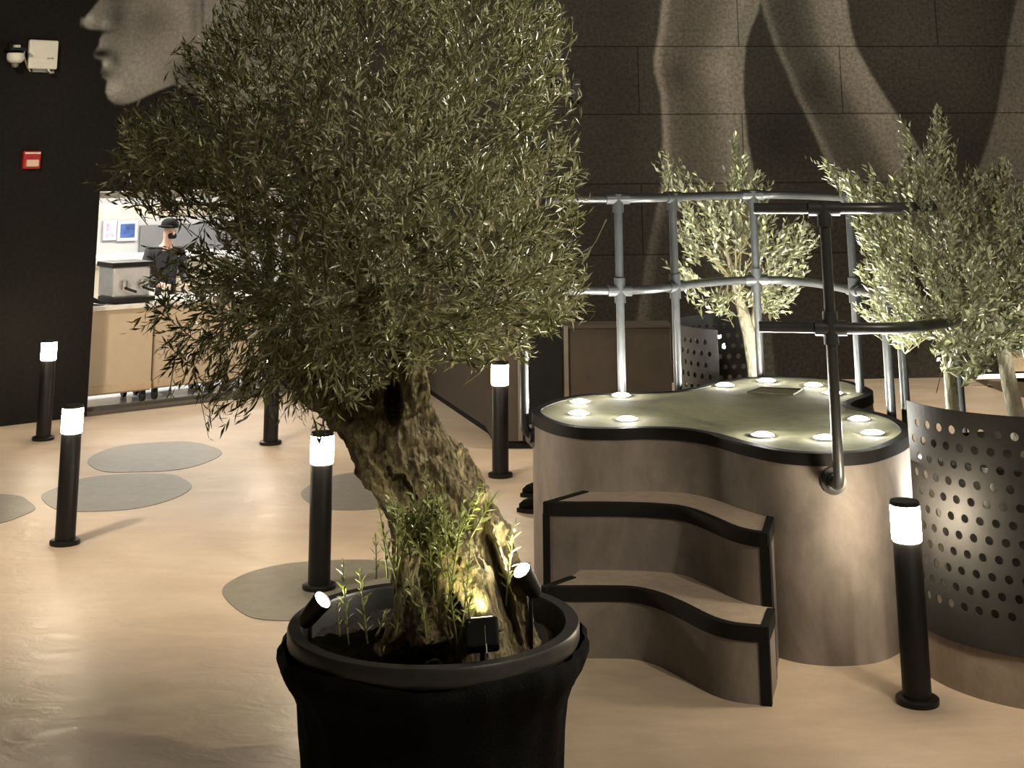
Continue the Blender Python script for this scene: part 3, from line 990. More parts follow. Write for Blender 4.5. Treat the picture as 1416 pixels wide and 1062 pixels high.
# ridges and roots that split off towards the right foot
join(gnarl([tp(590, 640, -.10), tp(628, 690, -.12), tp(655, 735, -.13), tp(676, 790, -.12), tp(694, 850, -.1), tp(704, 905, -.08)],
           [16 * S, 21 * S, 23 * S, 23 * S, 20 * S, 22 * S], seed=12, flute=.12))
join(gnarl([tp(600, 690, -.19), tp(628, 760, -.21), tp(655, 820, -.23), tp(672, 880, -.24)], [16 * S, 22 * S, 22 * S, 20 * S], seed=14))
join(gnarl([tp(578, 740, -.10), tp(572, 800, -.12), tp(566, 850, -.15), tp(545, 885, -.2), tp(520, 900, -.24)], [22 * S, 24 * S, 20 * S, 13 * S, 7 * S], seed=15))
join(gnarl([tp(600, 760, -.2), tp(590, 830, -.24), tp(600, 890, -.28)], [24 * S, 26 * S, 24 * S], seed=17))
me = bpy.data.meshes.new('trunk_raw'); me.from_pydata(tm.v, [], tm.f); me.update()
tmp = bpy.data.objects.new('trunk_raw', me); COL.objects.link(tmp)
rm = tmp.modifiers.new('fuse', 'REMESH'); rm.mode = 'VOXEL'; rm.voxel_size = .008
tx = bpy.data.textures.new('bark_lumps', 'CLOUDS'); tx.noise_scale = .07; tx.noise_depth = 4
dm = tmp.modifiers.new('lumps', 'DISPLACE'); dm.texture = tx; dm.strength = .035; dm.mid_level = .5; dm.texture_coords = 'GLOBAL'
tx2 = bpy.data.textures.new('bark_flakes', 'CLOUDS'); tx2.noise_scale = .022; tx2.noise_depth = 3
dm = tmp.modifiers.new('flakes', 'DISPLACE'); dm.texture = tx2; dm.strength = .016; dm.mid_level = .5; dm.texture_coords = 'GLOBAL'
dg = bpy.context.evaluated_depsgraph_get()
me2 = bpy.data.meshes.new_from_object(tmp.evaluated_get(dg))
bpy.data.objects.remove(tmp)
me2.materials.clear()
# hollow near the fork: push the bark inwards
co = np.empty(len(me2.vertices) * 3, np.float32); me2.vertices.foreach_get('co', co); co = co.reshape(-1, 3)
px = PJ(co)
front = co[:, 1] < DT + .02
h = np.exp(-(((px[:, 0] - 541) / 11) ** 2 + ((px[:, 1] - 558) / 32) ** 2) ** 2) * front
h2 = np.exp(-(((px[:, 0] - 690 - (px[:, 1] - 800) * .28) / 8) ** 2 + ((px[:, 1] - 800) / 70) ** 2)) * front
co[:, 1] += .17 * h + .10 * h2
me2.vertices.foreach_set('co', co.ravel()); me2.update()
me2.name = 'trunk'
trunk = finish('trunk', me2, M['bark'], tree, True)

crown = [(108, 256), (128, 236), (150, 228), (168, 205), (160, 182), (158, 165), (178, 150), (214, 142), (240, 116), (243, 84), (252, 62), (278, 48), (302, 28),
         (300, -30), (360, -110), (470, -170), (600, -170), (700, -110), (752, -30), (785, 28), (794, 44), (772, 70), (784, 100), (794, 110), (803, 158), (795, 190), (817, 236),
         (806, 262), (828, 282), (803, 318), (800, 345), (818, 385), (800, 400), (822, 428), (795, 440), (772, 462), (748, 482), (722, 508), (690, 498),
         (655, 512), (610, 500), (582, 512), (550, 522), (515, 560), (480, 572), (452, 612), (428, 606), (420, 566), (392, 586), (352, 560), (318, 590), (292, 600),
         (286, 562), (262, 532), (240, 552), (205, 512), (226, 486), (196, 450), (160, 458), (192, 420), (178, 398), (204, 372), (184, 350), (240, 344), (310, 338), (285, 304), (230, 292), (165, 284), (140, 272)]
CC = PD(490, 250, DT)


def dens_big(u, v):
    d = np.ones_like(u)
    d *= 1 - .55 * smooth01(360, 220, u) * smooth01(270, 320, v)      # airier at the lower left
    d *= 1 - .5 * smooth01(470, 560, v) * smooth01(480, 420, u)
    return d


NC, NT = 300, 2700
tuft = crown_points(crown, NC, DT, .85, .062, 12, dens_big)
tid = RNG.integers(NC, size=NT); loose = RNG.random(NT) < .45
P0 = np.where(loose[:, None], crown_points(crown, NT, DT, .85, .062, 8, dens_big), tuft[tid] + RNG.normal(0, .075, (NT, 3)))
out = unit(P0 - CC)
pxs = PJ(P0)
tdir = RNG.normal(0, .38, (NC, 3))[tid]
dirs = unit(out * .75 + np.array([0, 0, .55]) + np.where(loose[:, None], RNG.normal(0, .42, P0.shape), tdir + RNG.normal(0, .22, P0.shape)))
low = smooth01(400, 520, pxs[:, 1]) * smooth01(560, 420, pxs[:, 0])
dirs = unit(dirs * (1 - low)[:, None] + low[:, None] * unit(out * .6 + np.array([-.2, 0, -.5]) + RNG.normal(0, .4, P0.shape)))
lowr = smooth01(380, 470, pxs[:, 1]) * smooth01(560, 640, pxs[:, 0])
dirs = unit(dirs * (1 - lowr)[:, None] + lowr[:, None] * unit(np.array([.8, 0, -.15]) + RNG.normal(0, .4, P0.shape)))
LT_ = RNG.uniform(.10, .24, NT)
bend = RNG.normal(0, .18, P0.shape) + np.outer(1 - 2 * low, [0, 0, .12])
start = P0 - dirs * LT_[:, None] * .55
B, DD, NN, LL, WW, lines = twig_leaves(start, dirs, LT_, .021, .053, .19, .66, bend)
keep = leaf_cull(B, DD, LL, crown, 14)
leaves_mesh('foliage', B[keep], DD[keep], NN[keep], LL[keep], WW[keep], M['leaf'], tree)
lk = np.array(lines); ends = PJ(lk[:, 2]); ok = poly_sd(ends[:, 0], ends[:, 1], crown) > -8
stick_mesh('twigs', lk[ok], .0022, .0012, M['twig'], tree)['kind'] = 'stuff'
# branches from the limbs into the crown
limb_tips = [tp(370, 470), tp(470, 220), tp(600, 250), tp(425, 520), tp(575, 440), tp(515, 420), tp(490, 330), tp(590, 360)]
for k in range(30):
    a = limb_tips[k % 8]
    b = Vector(P0[RNG.integers(NT)])
    for _ in range(8):
        if .35 < (b - a).length < 1.0: break
        b = Vector(P0[RNG.integers(NT)])
    mid = (a + b) / 2 + Vector(RNG.normal(0, .05, 3)) + Vector((0, 0, .06))
    pts = catmull([tuple(a), tuple(mid), tuple(b)], 6, closed=False)
    MB().tube(pts, np.linspace(.016, .004, len(pts)), 7).build('branch', M['twig'], tree, True)

# shoots growing from the pot and around the foot of the trunk
def shoot(base, top, dd0, dd1, leaf, sp=.022, rnd=.02):
    a = np.array(tp(*base, dd0)); b = np.array(tp(*top, dd1))
    l = np.linalg.norm(b - a); d = (b - a) / l
    bd = RNG.normal(0, .05, 3)
    Bq, Dq, Nq, Lq, Wq, _ = twig_leaves([a], [d - bd], [l], sp, leaf * 1.35, .30, .8, [bd])
    lowpart = np.linalg.norm(Bq - a, axis=1) > l * .12
    s = leaves_mesh('shoot_leaves', Bq[lowpart], Dq[lowpart], Nq[lowpart], Lq[lowpart], Wq[lowpart], M['shoot'], None)
    del s['kind']
    s.name = 'shoot'
    s.parent = tree; s.matrix_parent_inverse = Matrix.Translation(-tree.location)
    m = MB(); pts = [a + (d - bd) * l * t + bd * t * t * l for t in np.linspace(0, 1, 7)]
    st = m.tube(pts, np.linspace(.0038, .0016, 7), 6).build('stem', M['stem'], s, True)


for args in [((482, 892), (474, 778), -.28, -.30, .034), ((508, 890), (497, 790), -.26, -.26, .032), ((470, 880), (466, 830), -.3, -.3, .026),
             ((545, 885), (562, 812), -.28, -.26, .03), ((632, 893), (611, 655), -.33, -.36, .030), ((636, 885), (650, 752), -.34, -.36, .034),
             ((604, 880), (588, 640), -.30, -.28, .032), ((612, 870), (640, 690), -.32, -.34, .032), ((590, 890), (578, 800), -.34, -.36, .03),
             ((655, 880), (640, 800), -.36, -.4, .03), ((700, 838), (713, 722), -.12, -.14, .036), ((650, 745), (686, 683), -.22, -.24, .040),
             ((628, 760), (662, 668), -.28, -.3, .034), ((536, 800), (524, 700), -.20, -.24, .026), ((548, 800), (530, 735), -.22, -.28, .026),
             ((575, 770), (548, 690), -.24, -.30, .030), ((585, 765), (570, 668), -.24, -.31, .032), ((600, 755), (600, 672), -.26, -.33, .032),
             ((560, 760), (585, 700), -.25, -.32, .032), ((590, 745), (625, 715), -.26, -.33, .032), ((600, 790), (560, 735), -.28, -.36, .03),
             ((615, 800), (600, 740), -.30, -.36, .03), ((625, 745), (604, 690), -.27, -.33, .03), ((520, 880), (535, 842), -.3, -.32, .024),
             ((520, 800), (519, 738), -.1, -.12, .026), ((575, 850), (566, 800), -.3, -.34, .026), ((550, 740), (536, 692), -.2, -.26, .028)]:
    shoot(*args)
for _ in range(24):
    u = RNG.uniform(545, 640); v = RNG.uniform(705, 775)
    shoot((u, v + 25), (u + RNG.uniform(-32, 30), v - RNG.uniform(15, 55)), -.20, -.29 - RNG.uniform(0, .06), .027, .020)

# spotlights pushed into the pot
def pot_spot(px, dd, aim, label, energy, angle=70):
    c = tp(*px, dd); d = Vector(aim).normalized()
    t = thing('garden_spotlight', label, 'spotlight', tuple(c))
    MB().lathe([(0, -.105), (.020, -.10), (.028, -.085), (.032, -.02), (.034, .0), (.034, .008), (.030, .010), (.030, .004)], c, 20, d).build('lamp_head', M['black'], t, 40)
    MB().lathe([(0, .003), (.030, .003), (.026, .007), (0, .008)], c, 20, d).build('lens', M['spotlens'], t, 40)
    b = c - d * .06
    MB().tube([b, b + Vector((0, 0, -.05)), (b.x, b.y, .690)], .007, 8).build('ground_spike', M['black'], t, True)
    L = bpy.data.lights.new('spot_beam', 'SPOT'); L.energy = energy; L.spot_size = math.radians(angle); L.spot_blend = .6; L.color = (1.0, .9, .58); L.shadow_soft_size = .025
    o = bpy.data.objects.new('spot_beam', L); COL.objects.link(o)
    o.location = c + d * .03; o.rotation_euler = d.to_track_quat('-Z', 'Y').to_euler()
    return t


pot_spot((444, 832), -.20, (.60, -.30, .72), 'small black spotlight at the left rim of the pot, lens lit', 5, 100)
pot_spot((723, 791), -.10, (-.42, -.42, .76), 'small black spotlight on the right of the trunk foot, lens lit', 24, 120)
fp = tp(667, 878, -.37); fd = (tp(650, 600, -.05) - fp).normalized()
fx = Vector((1, 0, 0)); fy = fd.cross(fx).normalized(); fx = fy.cross(fd)
fb = thing('box_floodlight', 'small dark box floodlight in the soil before the trunk, seen from behind', 'floodlight', tuple(fp))
MB().box(fp, (.105, .075, .085), (fx, fy, fd)).build('housing', M['blackm'], fb, None, .008)
MB().box(fp + fd * .0435, (.070, .050, .004), (fx, fy, fd)).build('lens', glow('flood_lens', (1, .93, .7), 3), fb)
MB().tube([fp + fx * .012 - Vector((0, .041, 0)) - fd * .04, fp + fx * .012 - Vector((0, .041, 0)) + fd * .038], .0025, 6).build('bright_edge', plain('pale_seam', (.4, .42, .36), .4), fb)
MB().tube([fp - fd * .01, (fp.x, fp.y + .01, .68)], .008, 8).build('ground_spike', M['black'], fb)
L = bpy.data.lights.new('flood_beam', 'SPOT'); L.energy = 6; L.spot_size = math.radians(100); L.spot_blend = .6; L.color = (1.0, .9, .42); L.shadow_soft_size = .03
o = bpy.data.objects.new('flood_beam', L); COL.objects.link(o)
o.location = fp + fd * .06; o.rotation_euler = (tp(640, 720, -.1) - fp).normalized().to_track_quat('-Z', 'Y').to_euler()

# ------------------------------------------------------------------ the two smaller olive trees
def small_tree(label, poly, trunk_paths, dmid, hmax, nt, tl, leaf, spac, center_px, dens=None, wr=.30, upb=.75, hk=.05):
    base = trunk_paths[0][0][0]
    t = thing('olive_tree', label, 'tree', (base[0], base[1], .25), 'young olive trees in the perforated planters')
    tips = []
    for path, radii in trunk_paths:
        pts = catmull([tuple(p) for p in path], 6, closed=False)
        MB().tube(pts, np.interp(np.linspace(0, 1, len(pts)), np.linspace(0, 1, len(radii)), radii), 14).build('trunk', M['bark2'], t, True)
        tips.append(pts)
    P0 = crown_points(poly, nt, dmid, hmax, hk, 5, dens)
    dc = dmid(*center_px) if callable(dmid) else dmid
    cc = PD(*center_px, dc)
    outv = unit(P0 - cc)
    dirs = unit(outv * .8 + np.array([0, 0, upb]) + RNG.normal(0, .3, P0.shape))
    L = RNG.uniform(*tl, nt)
    bend = RNG.normal(0, .1, P0.shape) + np.array([0, 0, .12])
    st = P0 - dirs * L[:, None] * .6
    B, DD, NN, LL, WW, lines = twig_leaves(st, dirs, L, spac, leaf, wr, .62, bend)
    keep = leaf_cull(B, DD, LL, poly, 8)
    leaves_mesh('foliage', B[keep], DD[keep], NN[keep], LL[keep], WW[keep], M['leaf2'], t)
    lk = np.array(lines); e = PJ(lk[:, 2]); ok = poly_sd(e[:, 0], e[:, 1], poly) > -5
    stick_mesh('twigs', lk[ok], .003, .0014, M['twig'], t)['kind'] = 'stuff'
    for k in range(22):
        pts = tips[k % len(tips)]
        a = Vector(pts[int(len(pts) * RNG.uniform(.6, .99))]); b = Vector(st[RNG.integers(nt)])
        for _ in range(10):
            if .25 < (b - a).length < .9: break
            b = Vector(st[RNG.integers(nt)])
        mid = (a + b) / 2 + Vector((0, 0, -.03)) + Vector(RNG.normal(0, .03, 3))
        q = catmull([tuple(a), tuple(mid), tuple(b)], 5, closed=False)
        MB().tube(q, np.linspace(.010, .003, len(q)), 6).build('branch', M['twig'], t, True)
    return t


crown3 = [(1117, 212), (1138, 216), (1162, 236), (1188, 242), (1194, 222), (1204, 226), (1212, 244), (1240, 240), (1247, 206), (1236, 152), (1250, 160), (1266, 205), (1280, 196),
          (1288, 152), (1304, 144), (1316, 170), (1328, 166), (1318, 205), (1334, 226), (1362, 238), (1378, 222), (1394, 214), (1404, 250), (1440, 270), (1490, 330), (1510, 430),
          (1470, 520), (1420, 500), (1385, 490), (1345, 532), (1318, 520), (1290, 488), (1262, 476), (1236, 478), (1204, 466), (1196, 444), (1174, 414), (1198, 408), (1180, 380),
          (1196, 350), (1176, 325), (1142, 300), (1172, 302), (1196, 296), (1160, 262), (1128, 240)]
d3 = lambda u, v: 7.62 + .55 * float(np.clip((1280 - u) / 150, 0, 1))
small_tree('larger bright olive tree rising from the near perforated planter at the right', crown3,
           [([PD(1318, 580, 7.75), PD(1315, 530, 7.75), PD(1308, 470, 7.75), PD(1300, 400, 7.75), PD(1290, 320, 7.75)], [.034, .032, .028, .02, .01]),
            ([PD(1420, 660, 7.55), PD(1404, 570, 7.55), PD(1390, 500, 7.55), PD(1378, 430, 7.55), PD(1360, 340, 7.6), PD(1345, 260, 7.6)], [.045, .042, .036, .028, .02, .01])],
           d3, .48, 620, (.12, .30), .050, .021, (1320, 400), None, .37)
crown2 = [(893, 228), (900, 216), (920, 204), (932, 206), (940, 228), (962, 236), (978, 262), (990, 258), (988, 226), (1004, 236), (1012, 176), (1021, 178), (1024, 208), (1040, 214), (1052, 240),
          (1064, 238), (1070, 264), (1064, 282), (1090, 306), (1112, 302), (1134, 318), (1134, 358), (1108, 374), (1130, 398), (1098, 408), (1096, 438), (1060, 446), (1034, 424), (1000, 442),
          (968, 428), (944, 418), (946, 392), (934, 388), (900, 366), (906, 354), (930, 372), (934, 320), (940, 292), (926, 268), (902, 246)]


def dens2(u, v):
    return 1 - .82 * np.exp(-((u - 985) / 45) ** 2 - ((v - 365) / 45) ** 2) - .4 * np.exp(-((u - 1000) / 40) ** 2 - ((v - 410) / 20) ** 2)


small_tree('smaller olive tree with pale leaning trunk behind the platform railing', crown2,
           [([PD(1052, 600, 10.9), PD(1047, 535, 10.9), PD(1040, 480, 10.85), PD(1030, 440, 10.8), PD(1015, 390, 10.8), PD(1000, 320, 10.8)], [.062, .06, .055, .045, .022, .010]),
            ([PD(1036, 470, 10.85), PD(1045, 430, 10.8), PD(1050, 380, 10.75), PD(1045, 300, 10.75)], [.03, .025, .018, .008])],
           10.75, .5, 200, (.18, .38), .062, .030, (1020, 360), dens2, .36)

# uplights standing in the two planters
for (x, y, z, tx_, ty, tz, e) in ((2.05, 7.95, .35, 2.45, 7.75, 1.9, 260), (2.72, 7.2, .98, 2.6, 7.5, 2.2, 50), (1.80, 10.35, .35, 1.75, 10.75, 1.8, 130)):
    L = bpy.data.lights.new('planter_uplight', 'SPOT'); L.energy = e; L.spot_size = math.radians(95); L.spot_blend = .7; L.color = (1, .97, .86); L.shadow_soft_size = .03
    o = bpy.data.objects.new('planter_uplight', L); COL.objects.link(o); o.location = (x, y, z)
    o.rotation_euler = (Vector((tx_, ty, tz)) - o.location).to_track_quat('-Z', 'Y').to_euler()

# ------------------------------------------------------------------ counter, wall devices, far right things
cnt = thing('bar_counter', 'dark brown panelled bar counter in the corner behind the trunk and platform', 'bar counter', (0, 14, 0))
xe = PD(929, 500, 12.8)[0]; zc_top = PD(860, 449, 12.8)[2]
foot = [(-.95, 15.9), (-.27, 13.5), (-.185, 12.82), (.16, 12.80), (xe, 12.84), (xe, 13.08), (PD(789, 500, 13.08)[0], 13.08), (PD(789, 500, 13.08)[0] + .02, 16.2), (-.9, 16.1)]
brown = plain('dark_brown_panel', (.055, .045, .036), .7, 0, .12, 5, .15, 90, .15)
MB().prism(foot, .06, zc_top - .03).build('body', brown, cnt, None, .006)
MB().prism(offset(foot, .03), 0, .06).build('plinth', M['blackm'], cnt)
MB().prism(offset(foot, -.015), zc_top - .03, zc_top).build('worktop', brown, cnt, None, .004)
xa, xb, xc = PD(722, 500, 12.8)[0], PD(777, 500, 12.8)[0], PD(789, 500, 12.8)[0]
MB().box(((xa + xb) / 2, 12.80, zc_top / 2 + .03), (xb - xa, .03, zc_top - .08)).build('black_panel', M['blackm'], cnt)
for xx in (PD(684, 500, 12.8)[0] + .02, PD(719, 500, 12.8)[0], (xb + xc) / 2):
    MB().box((xx, 12.80, zc_top / 2 + .03), (.035, .04, zc_top - .08)).build('pilaster', plain('brown_grey_trim', (.12, .10, .08), .5), cnt)

for k, (px_, nm) in enumerate((((732, 708), 'nearer black rounded shoe sticking out low behind the platform'), ((736, 687), 'farther black rounded shoe sticking out low behind the platform'))):
    p = G(px_[0], px_[1])
    sh = thing('shoe', nm, 'shoe', (p[0], p[1], 0), 'pair of black shoes')
    m = MB(); vs = []; L_, W_ = .29, .105
    rings = [(0.0, .02, .02, .03), (.03, .65, .045, .055), (.09, 1.0, .05, .075), (.15, .9, .05, .10), (.21, .72, .045, .115), (.27, .7, .04, .115), (.29, .35, .03, .10)]
    sg = 16
    for (x, wf, zc, hh) in rings:
        for q in range(sg):
            a = 2 * PI * q / sg
            yy = math.cos(a) * W_ / 2 * wf; z = max(.022, .022 + hh * (.5 + .5 * math.sin(a)))
            vs.append((p[0] + x - .07, p[1] + yy + x * (.12 if k else -.10), z))
    fs = [(i * sg + q, i * sg + (q + 1) % sg, (i + 1) * sg + (q + 1) % sg, (i + 1) * sg + q) for i in range(len(rings) - 1) for q in range(sg)]
    fs += [tuple(range(sg)), tuple((len(rings) - 1) * sg + q for q in range(sg))]
    m.add(vs, fs).build('upper', M['fabric'], sh, True)
    so = catmull([(p[0] + x - .07, p[1] + s_ * W_ / 2 * w_ + x * (.12 if k else -.10)) for x, w_, s_ in ((-.005, .2, -1), (.08, 1.05, -1), (.2, .8, -1), (.29, .6, -1), (.29, .6, 1), (.2, .8, 1), (.08, 1.05, 1), (-.005, .2, 1))], 4)
    MB().prism(so, 0, .026).build('sole', M['blackm'], sh)

# white wireless box with its bracket
p = on_left_wall(56.5, 76)
ap = thing('wireless_access_point', 'square white wireless box on the dark wall beside the painted face', 'wireless box', tuple(p))
q = p - LV * .05
MB().box(q, (.285, .055, .275), (LT, LV, ZZ)).build('housing', M['white'], ap, None, .015)
MB().box(q - LV * .029 + LT * .05 - ZZ * .035, (.03, .003, .010), (LT, LV, ZZ)).box(q - LV * .029 + LT * .085 - ZZ * .034, (.022, .003, .014), (LT, LV, ZZ)).build('grey_logo', plain('logo_grey', (.28, .25, .2), .6), ap)
MB().box(p - LV * .012 - ZZ * .145, (.16, .02, .04), (LT, LV, ZZ)).tube([q - ZZ * .14 + LT * .06, q - ZZ * .17 + LT * .08 - LV * .02, q - ZZ * .16 + LT * .11 - LV * .02], .014, 8).build('bracket', M['grey'], ap)
# dome camera with cap and cable
p = on_left_wall(16, 76)
dc = thing('dome_camera', 'white dome security camera on the dark wall left of the white box', 'security camera', tuple(p))
q = p - LV * .11
MB().lathe([(0, -.055), (.05, -.05), (.075, -.03), (.082, .0), (.080, .035), (.070, .042), (0, .042)], q - ZZ * .03, 28).build('housing', M['white'], dc, 40)
MB().lathe([(0, -.045), (.025, -.038), (.033, -.02), (.035, 0), (0, 0)], q - ZZ * .082, 20).build('lens_dome', plain('smoky_dome', (.18, .17, .15), .15), dc, True)
MB().box(q + ZZ * .045, (.17, .17, .025), (LT, LV, ZZ)).box(p - LV * .03 + ZZ * .05, (.10, .06, .10), (LT, LV, ZZ)).build('mount', M['black'], dc)
MB().box(q + ZZ * .072 + LT * .005, (.055, .06, .03), (LT, LV, ZZ)).build('top_cap', M['white'], dc, None, .006)
MB().tube([q + LT * .08 + ZZ * .03, p + LT * .11 - LV * .02 + ZZ * .0, p + LT * .15 - LV * .015 - ZZ * .10, p + LT * .19 - LV * .01 - ZZ * .15], .008, 8).build('cable', plain('pale_cable', (.55, .5, .42), .6), dc, True)
# red alarm
p = on_left_wall(42, 221)
al = thing('fire_alarm_strobe', 'red fire alarm strobe with pale lens on the dark wall', 'fire alarm', tuple(p))
q = p - LV * .025
MB().box(q, (.17, .05, .165), (LT, LV, ZZ)).build('housing', M['red'], al, None, .012)
MB().box(q - LV * .035 - ZZ * .03, (.12, .035, .065), (LT, LV, ZZ)).build('strobe_lens', M['clear'], al, None, .01)
MB().box(q - LV * .028 + ZZ * .062, (.15, .012, .016), (LT, LV, ZZ)).build('white_stripe', plain('white_text_band', (.75, .6, .55), .5), al)
# small wall uplighter and box high on the back wall
p = PD(774, 91, 16.2)
wu = thing('wall_uplighter', 'small black wall uplighter with bright slot beside the olive crown', 'wall light', tuple(p))
MB().prism([(p[0] - .05, p[1] - .0), (p[0] - .05, p[1] - .11), (p[0] + .05, p[1] - .11), (p[0] + .05, p[1])], p[2] - .17, p[2] + .06).box((p[0], p[1] + .06, p[2] - .05), (.05, .14, .08)).build('housing', M['black'], wu, None, .005)
MB().box((p[0], p[1] - .055, p[2] + .064), (.085, .085, .008)).build('lens', glow('slot_lens', (1, .95, .85), 5), wu)
p = PD(797, 124, 16.25)
jb = MB().box((p[0], p[1] + .04, p[2]), (.10, .10, .24)).build('junction_box', M['black'], None, None, .006)
tag(jb, 'small black box on the back wall just below the wall uplighter', 'junction box')
# ramp with pale edging and bench at the far right
rp = thing('low_ramp', 'low brown wedge ramp with pale top edge near the back wall, right', 'ramp', (5.6, 15.6, 0))
a = G(1345, 525); b = G(1388, 543); c = G(1440, 556)
top = .17
MB().add([(a[0], a[1], 0), (b[0], b[1], 0), (c[0], c[1], 0), (c[0] + .6, 15.98, 0), (a[0], 15.98, 0),
          (a[0], a[1], .012), (b[0], b[1], .10), (c[0], c[1], top), (c[0] + .6, 15.98, .04), (a[0], 15.98, .012)],
         [(4, 3, 2, 1, 0), (5, 6, 7, 8, 9), (0, 1, 6, 5), (1, 2, 7, 6), (2, 3, 8, 7), (3, 4, 9, 8), (4, 0, 5, 9)]).build('ramp_body', plain('brown_board', (.12, .085, .055), .6), rp)
p0 = PD(1341, 521.5, 16.0); p1 = PD(1440, 518.5, 16.0)
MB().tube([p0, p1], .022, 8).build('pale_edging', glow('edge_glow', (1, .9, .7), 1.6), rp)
bn = thing('bench', 'dark bench with cream seat against the back wall at the right edge', 'bench', (5.9, 16.4, 0))
p = PD(1402, 498, 16.1)
MB().box((p[0] + .9, 16.35, (p[2] - .1) / 2 + .05), (1.8, .5, p[2] - .14)).build('frame', M['blackm'], bn)
MB().box((p[0] + .9, 16.33, p[2] - .04), (1.84, .54, .14)).build('seat', plain('cream_cushion', (.62, .5, .34), .7), bn, None, .02)

# ------------------------------------------------------------------ things seen through the bar opening
cream = plain('beige_cart_panel', (.55, .45, .335), .6, 0, .05, 6)


def cart(t0, t1, v, label, zt=.905):
    c = LW((t0 + t1) / 2, v + .3, 0)
    k = thing('mobile_bar_cart', label, 'bar cart', tuple(c), 'beige bar carts behind the opening')
    MB().box(LW((t0 + t1) / 2, v + .3, (.12 + zt) / 2), (t1 - t0, .58, zt - .12), (LT, LV, ZZ)).build('body', cream, k, None, .01)
    MB().box(LW((t0 + t1) / 2, v - .004, .17), (t1 - t0 - .01, .02, .07), (LT, LV, ZZ)).build('kick_rail', plain('pale_kick_rail', (.56, .43, .29), .5), k, None, .004)
    MB().box(LW((t0 + t1) / 2, v + .28, zt + .022), (t1 - t0 + .01, .66, .045), (LT, LV, ZZ)).build('worktop', plain('white_worktop', (.78, .76, .72), .3), k, None, .006)
    for tt in (t0 + .06, t1 - .06):
        for vv in (v + .07, v + .5):
            w = MB().lathe([(0, -.018), (.045, -.018), (.05, -.01), (.05, .01), (.045, .018), (0, .018)], LW(tt, vv, .055), 16, tuple(LT))
            w.box(LW(tt, vv, .105), (.05, .05, .05), (LT, LV, ZZ)).build('caster', M['black'], k, 40)
    return k


cart(.90, 1.62, .34, 'beige bar cart on black casters, left one inside the opening')
cart(1.66, 2.40, .40, 'second beige bar cart from the left, mostly behind olive leaves')
cart(2.44, 3.10, .40, 'third beige bar cart, almost hidden by the olive leaves')

# back counter, shelf, pictures
bc = thing('back_counter', 'cream cabinet with white top along the rear of the bar room', 'cabinet', tuple(LW(1.9, 3.0, 0)))
zc = float(on_left_wall(160, 357, 2.6)[2])
MB().box(LW(1.9, 2.95, (zc - .05) / 2), (3.6, .6, zc - .05), (LT, LV, ZZ)).build('body', c_in, bc)
MB().box(LW(1.9, 2.93, zc - .02), (3.64, .66, .06), (LT, LV, ZZ)).build('worktop', plain('white_top', (.8, .78, .74), .3), bc)
for i in range(5):
    dr = MB().box(LW(.45 + .72 * i, 2.64, zc - .30), (.66, .02, .36), (LT, LV, ZZ)).build('drawer', c_in, bc)
    MB().box(LW(.45 + .72 * i - .22, 2.625, zc - .26), (.03, .015, .10), (LT, LV, ZZ)).build('handle', M['black'], dr)
for (u0, v0, u1, v1, col, lab) in ((146, 309, 157, 328, (.50, .42, .66), 'pale purple picture on the rear bar wall'), (165, 309, 186, 329, (.08, .16, .46), 'blue picture in a white frame on the rear bar wall')):
    pa = on_left_wall(u0, v1, 4.86); pb = on_left_wall(u1, v0, 4.86)
    c = (pa + pb) / 2; w = abs(lt(pb) - lt(pa)); hgt = abs(pb[2] - pa[2])
    pt = thing('framed_picture', lab, 'picture', tuple(c))
    MB().box(c, (w + .08, .04, hgt + .08), (LT, LV, ZZ)).build('frame', plain('white_frame', (.75, .74, .78), .4), pt, None, .004)
    MB().box(c - LV * .022, (w, .008, hgt), (LT, LV, ZZ)).build('print', plain('picture_print', col, .4, 0, .8, 6), pt)
# coffee machine on the first cart
e0 = LW(1.40, .62, .95)
em = thing('coffee_machine', 'silver and black coffee machine on the left bar cart, behind leaves', 'coffee machine', tuple(e0))
MB().box(e0 + ZZ * .20, (.40, .36, .30), (LT, LV, ZZ)).build('body', plain('polished_white_metal', (.72, .72, .74), .25, .3), em, None, .02)
MB().box(e0 + ZZ * .365, (.43, .40, .05), (LT, LV, ZZ)).build('cup_rail', M['black'], em, None, .008)
MB().box(e0 + ZZ * .035 - LV * .08, (.44, .40, .05), (LT, LV, ZZ)).build('drip_tray', M['black'], em, None, .006)
for tt in (-.10, .09):
    g = MB().lathe([(0, -.05), (.03, -.05), (.034, 0), (.034, .04), (0, .04)], e0 + LT * tt - LV * .23 + ZZ * .18, 14).build('group_head', M['grey'], em, 40)
    MB().tube([e0 + LT * tt - LV * .25 + ZZ * .15, e0 + LT * (tt + .05) - LV * .40 + ZZ * .12], .014, 8).build('handle', M['black'], g, True)
tr = e0 - LT * .40 - LV * .08
ty = thing('serving_tray', 'black tray tilted beside the coffee machine', 'tray', tuple(tr))
MB().box(tr + ZZ * .055, (.20, .42, .02), (tuple(LT * .9 - ZZ * .42), LV, tuple(ZZ * .9 + LT * .42))).build('board', M['black'], ty, None, .004)
for i, (t_, v_) in enumerate(((.94, .84), (1.03, .88), (1.72, .7), (1.80, .82), (1.9, .72))):
    cp = MB().lathe([(0, 0), (.028, 0), (.038, .09), (.035, .09), (.026, .006), (0, .006)], LW(t_, v_, .948 if i < 2 else .952), 16).build('paper_cup', M['white'], None, 40)
    tag(cp, ['white paper cup nearest the frame on the left bar cart', 'white paper cup behind the first one on the left bar cart', 'white paper cup at the left end of the second bar cart',
             'white paper cup at the back of the second bar cart', 'white paper cup farthest right on the second bar cart'][i], 'cup', 'paper cups on the bar carts')

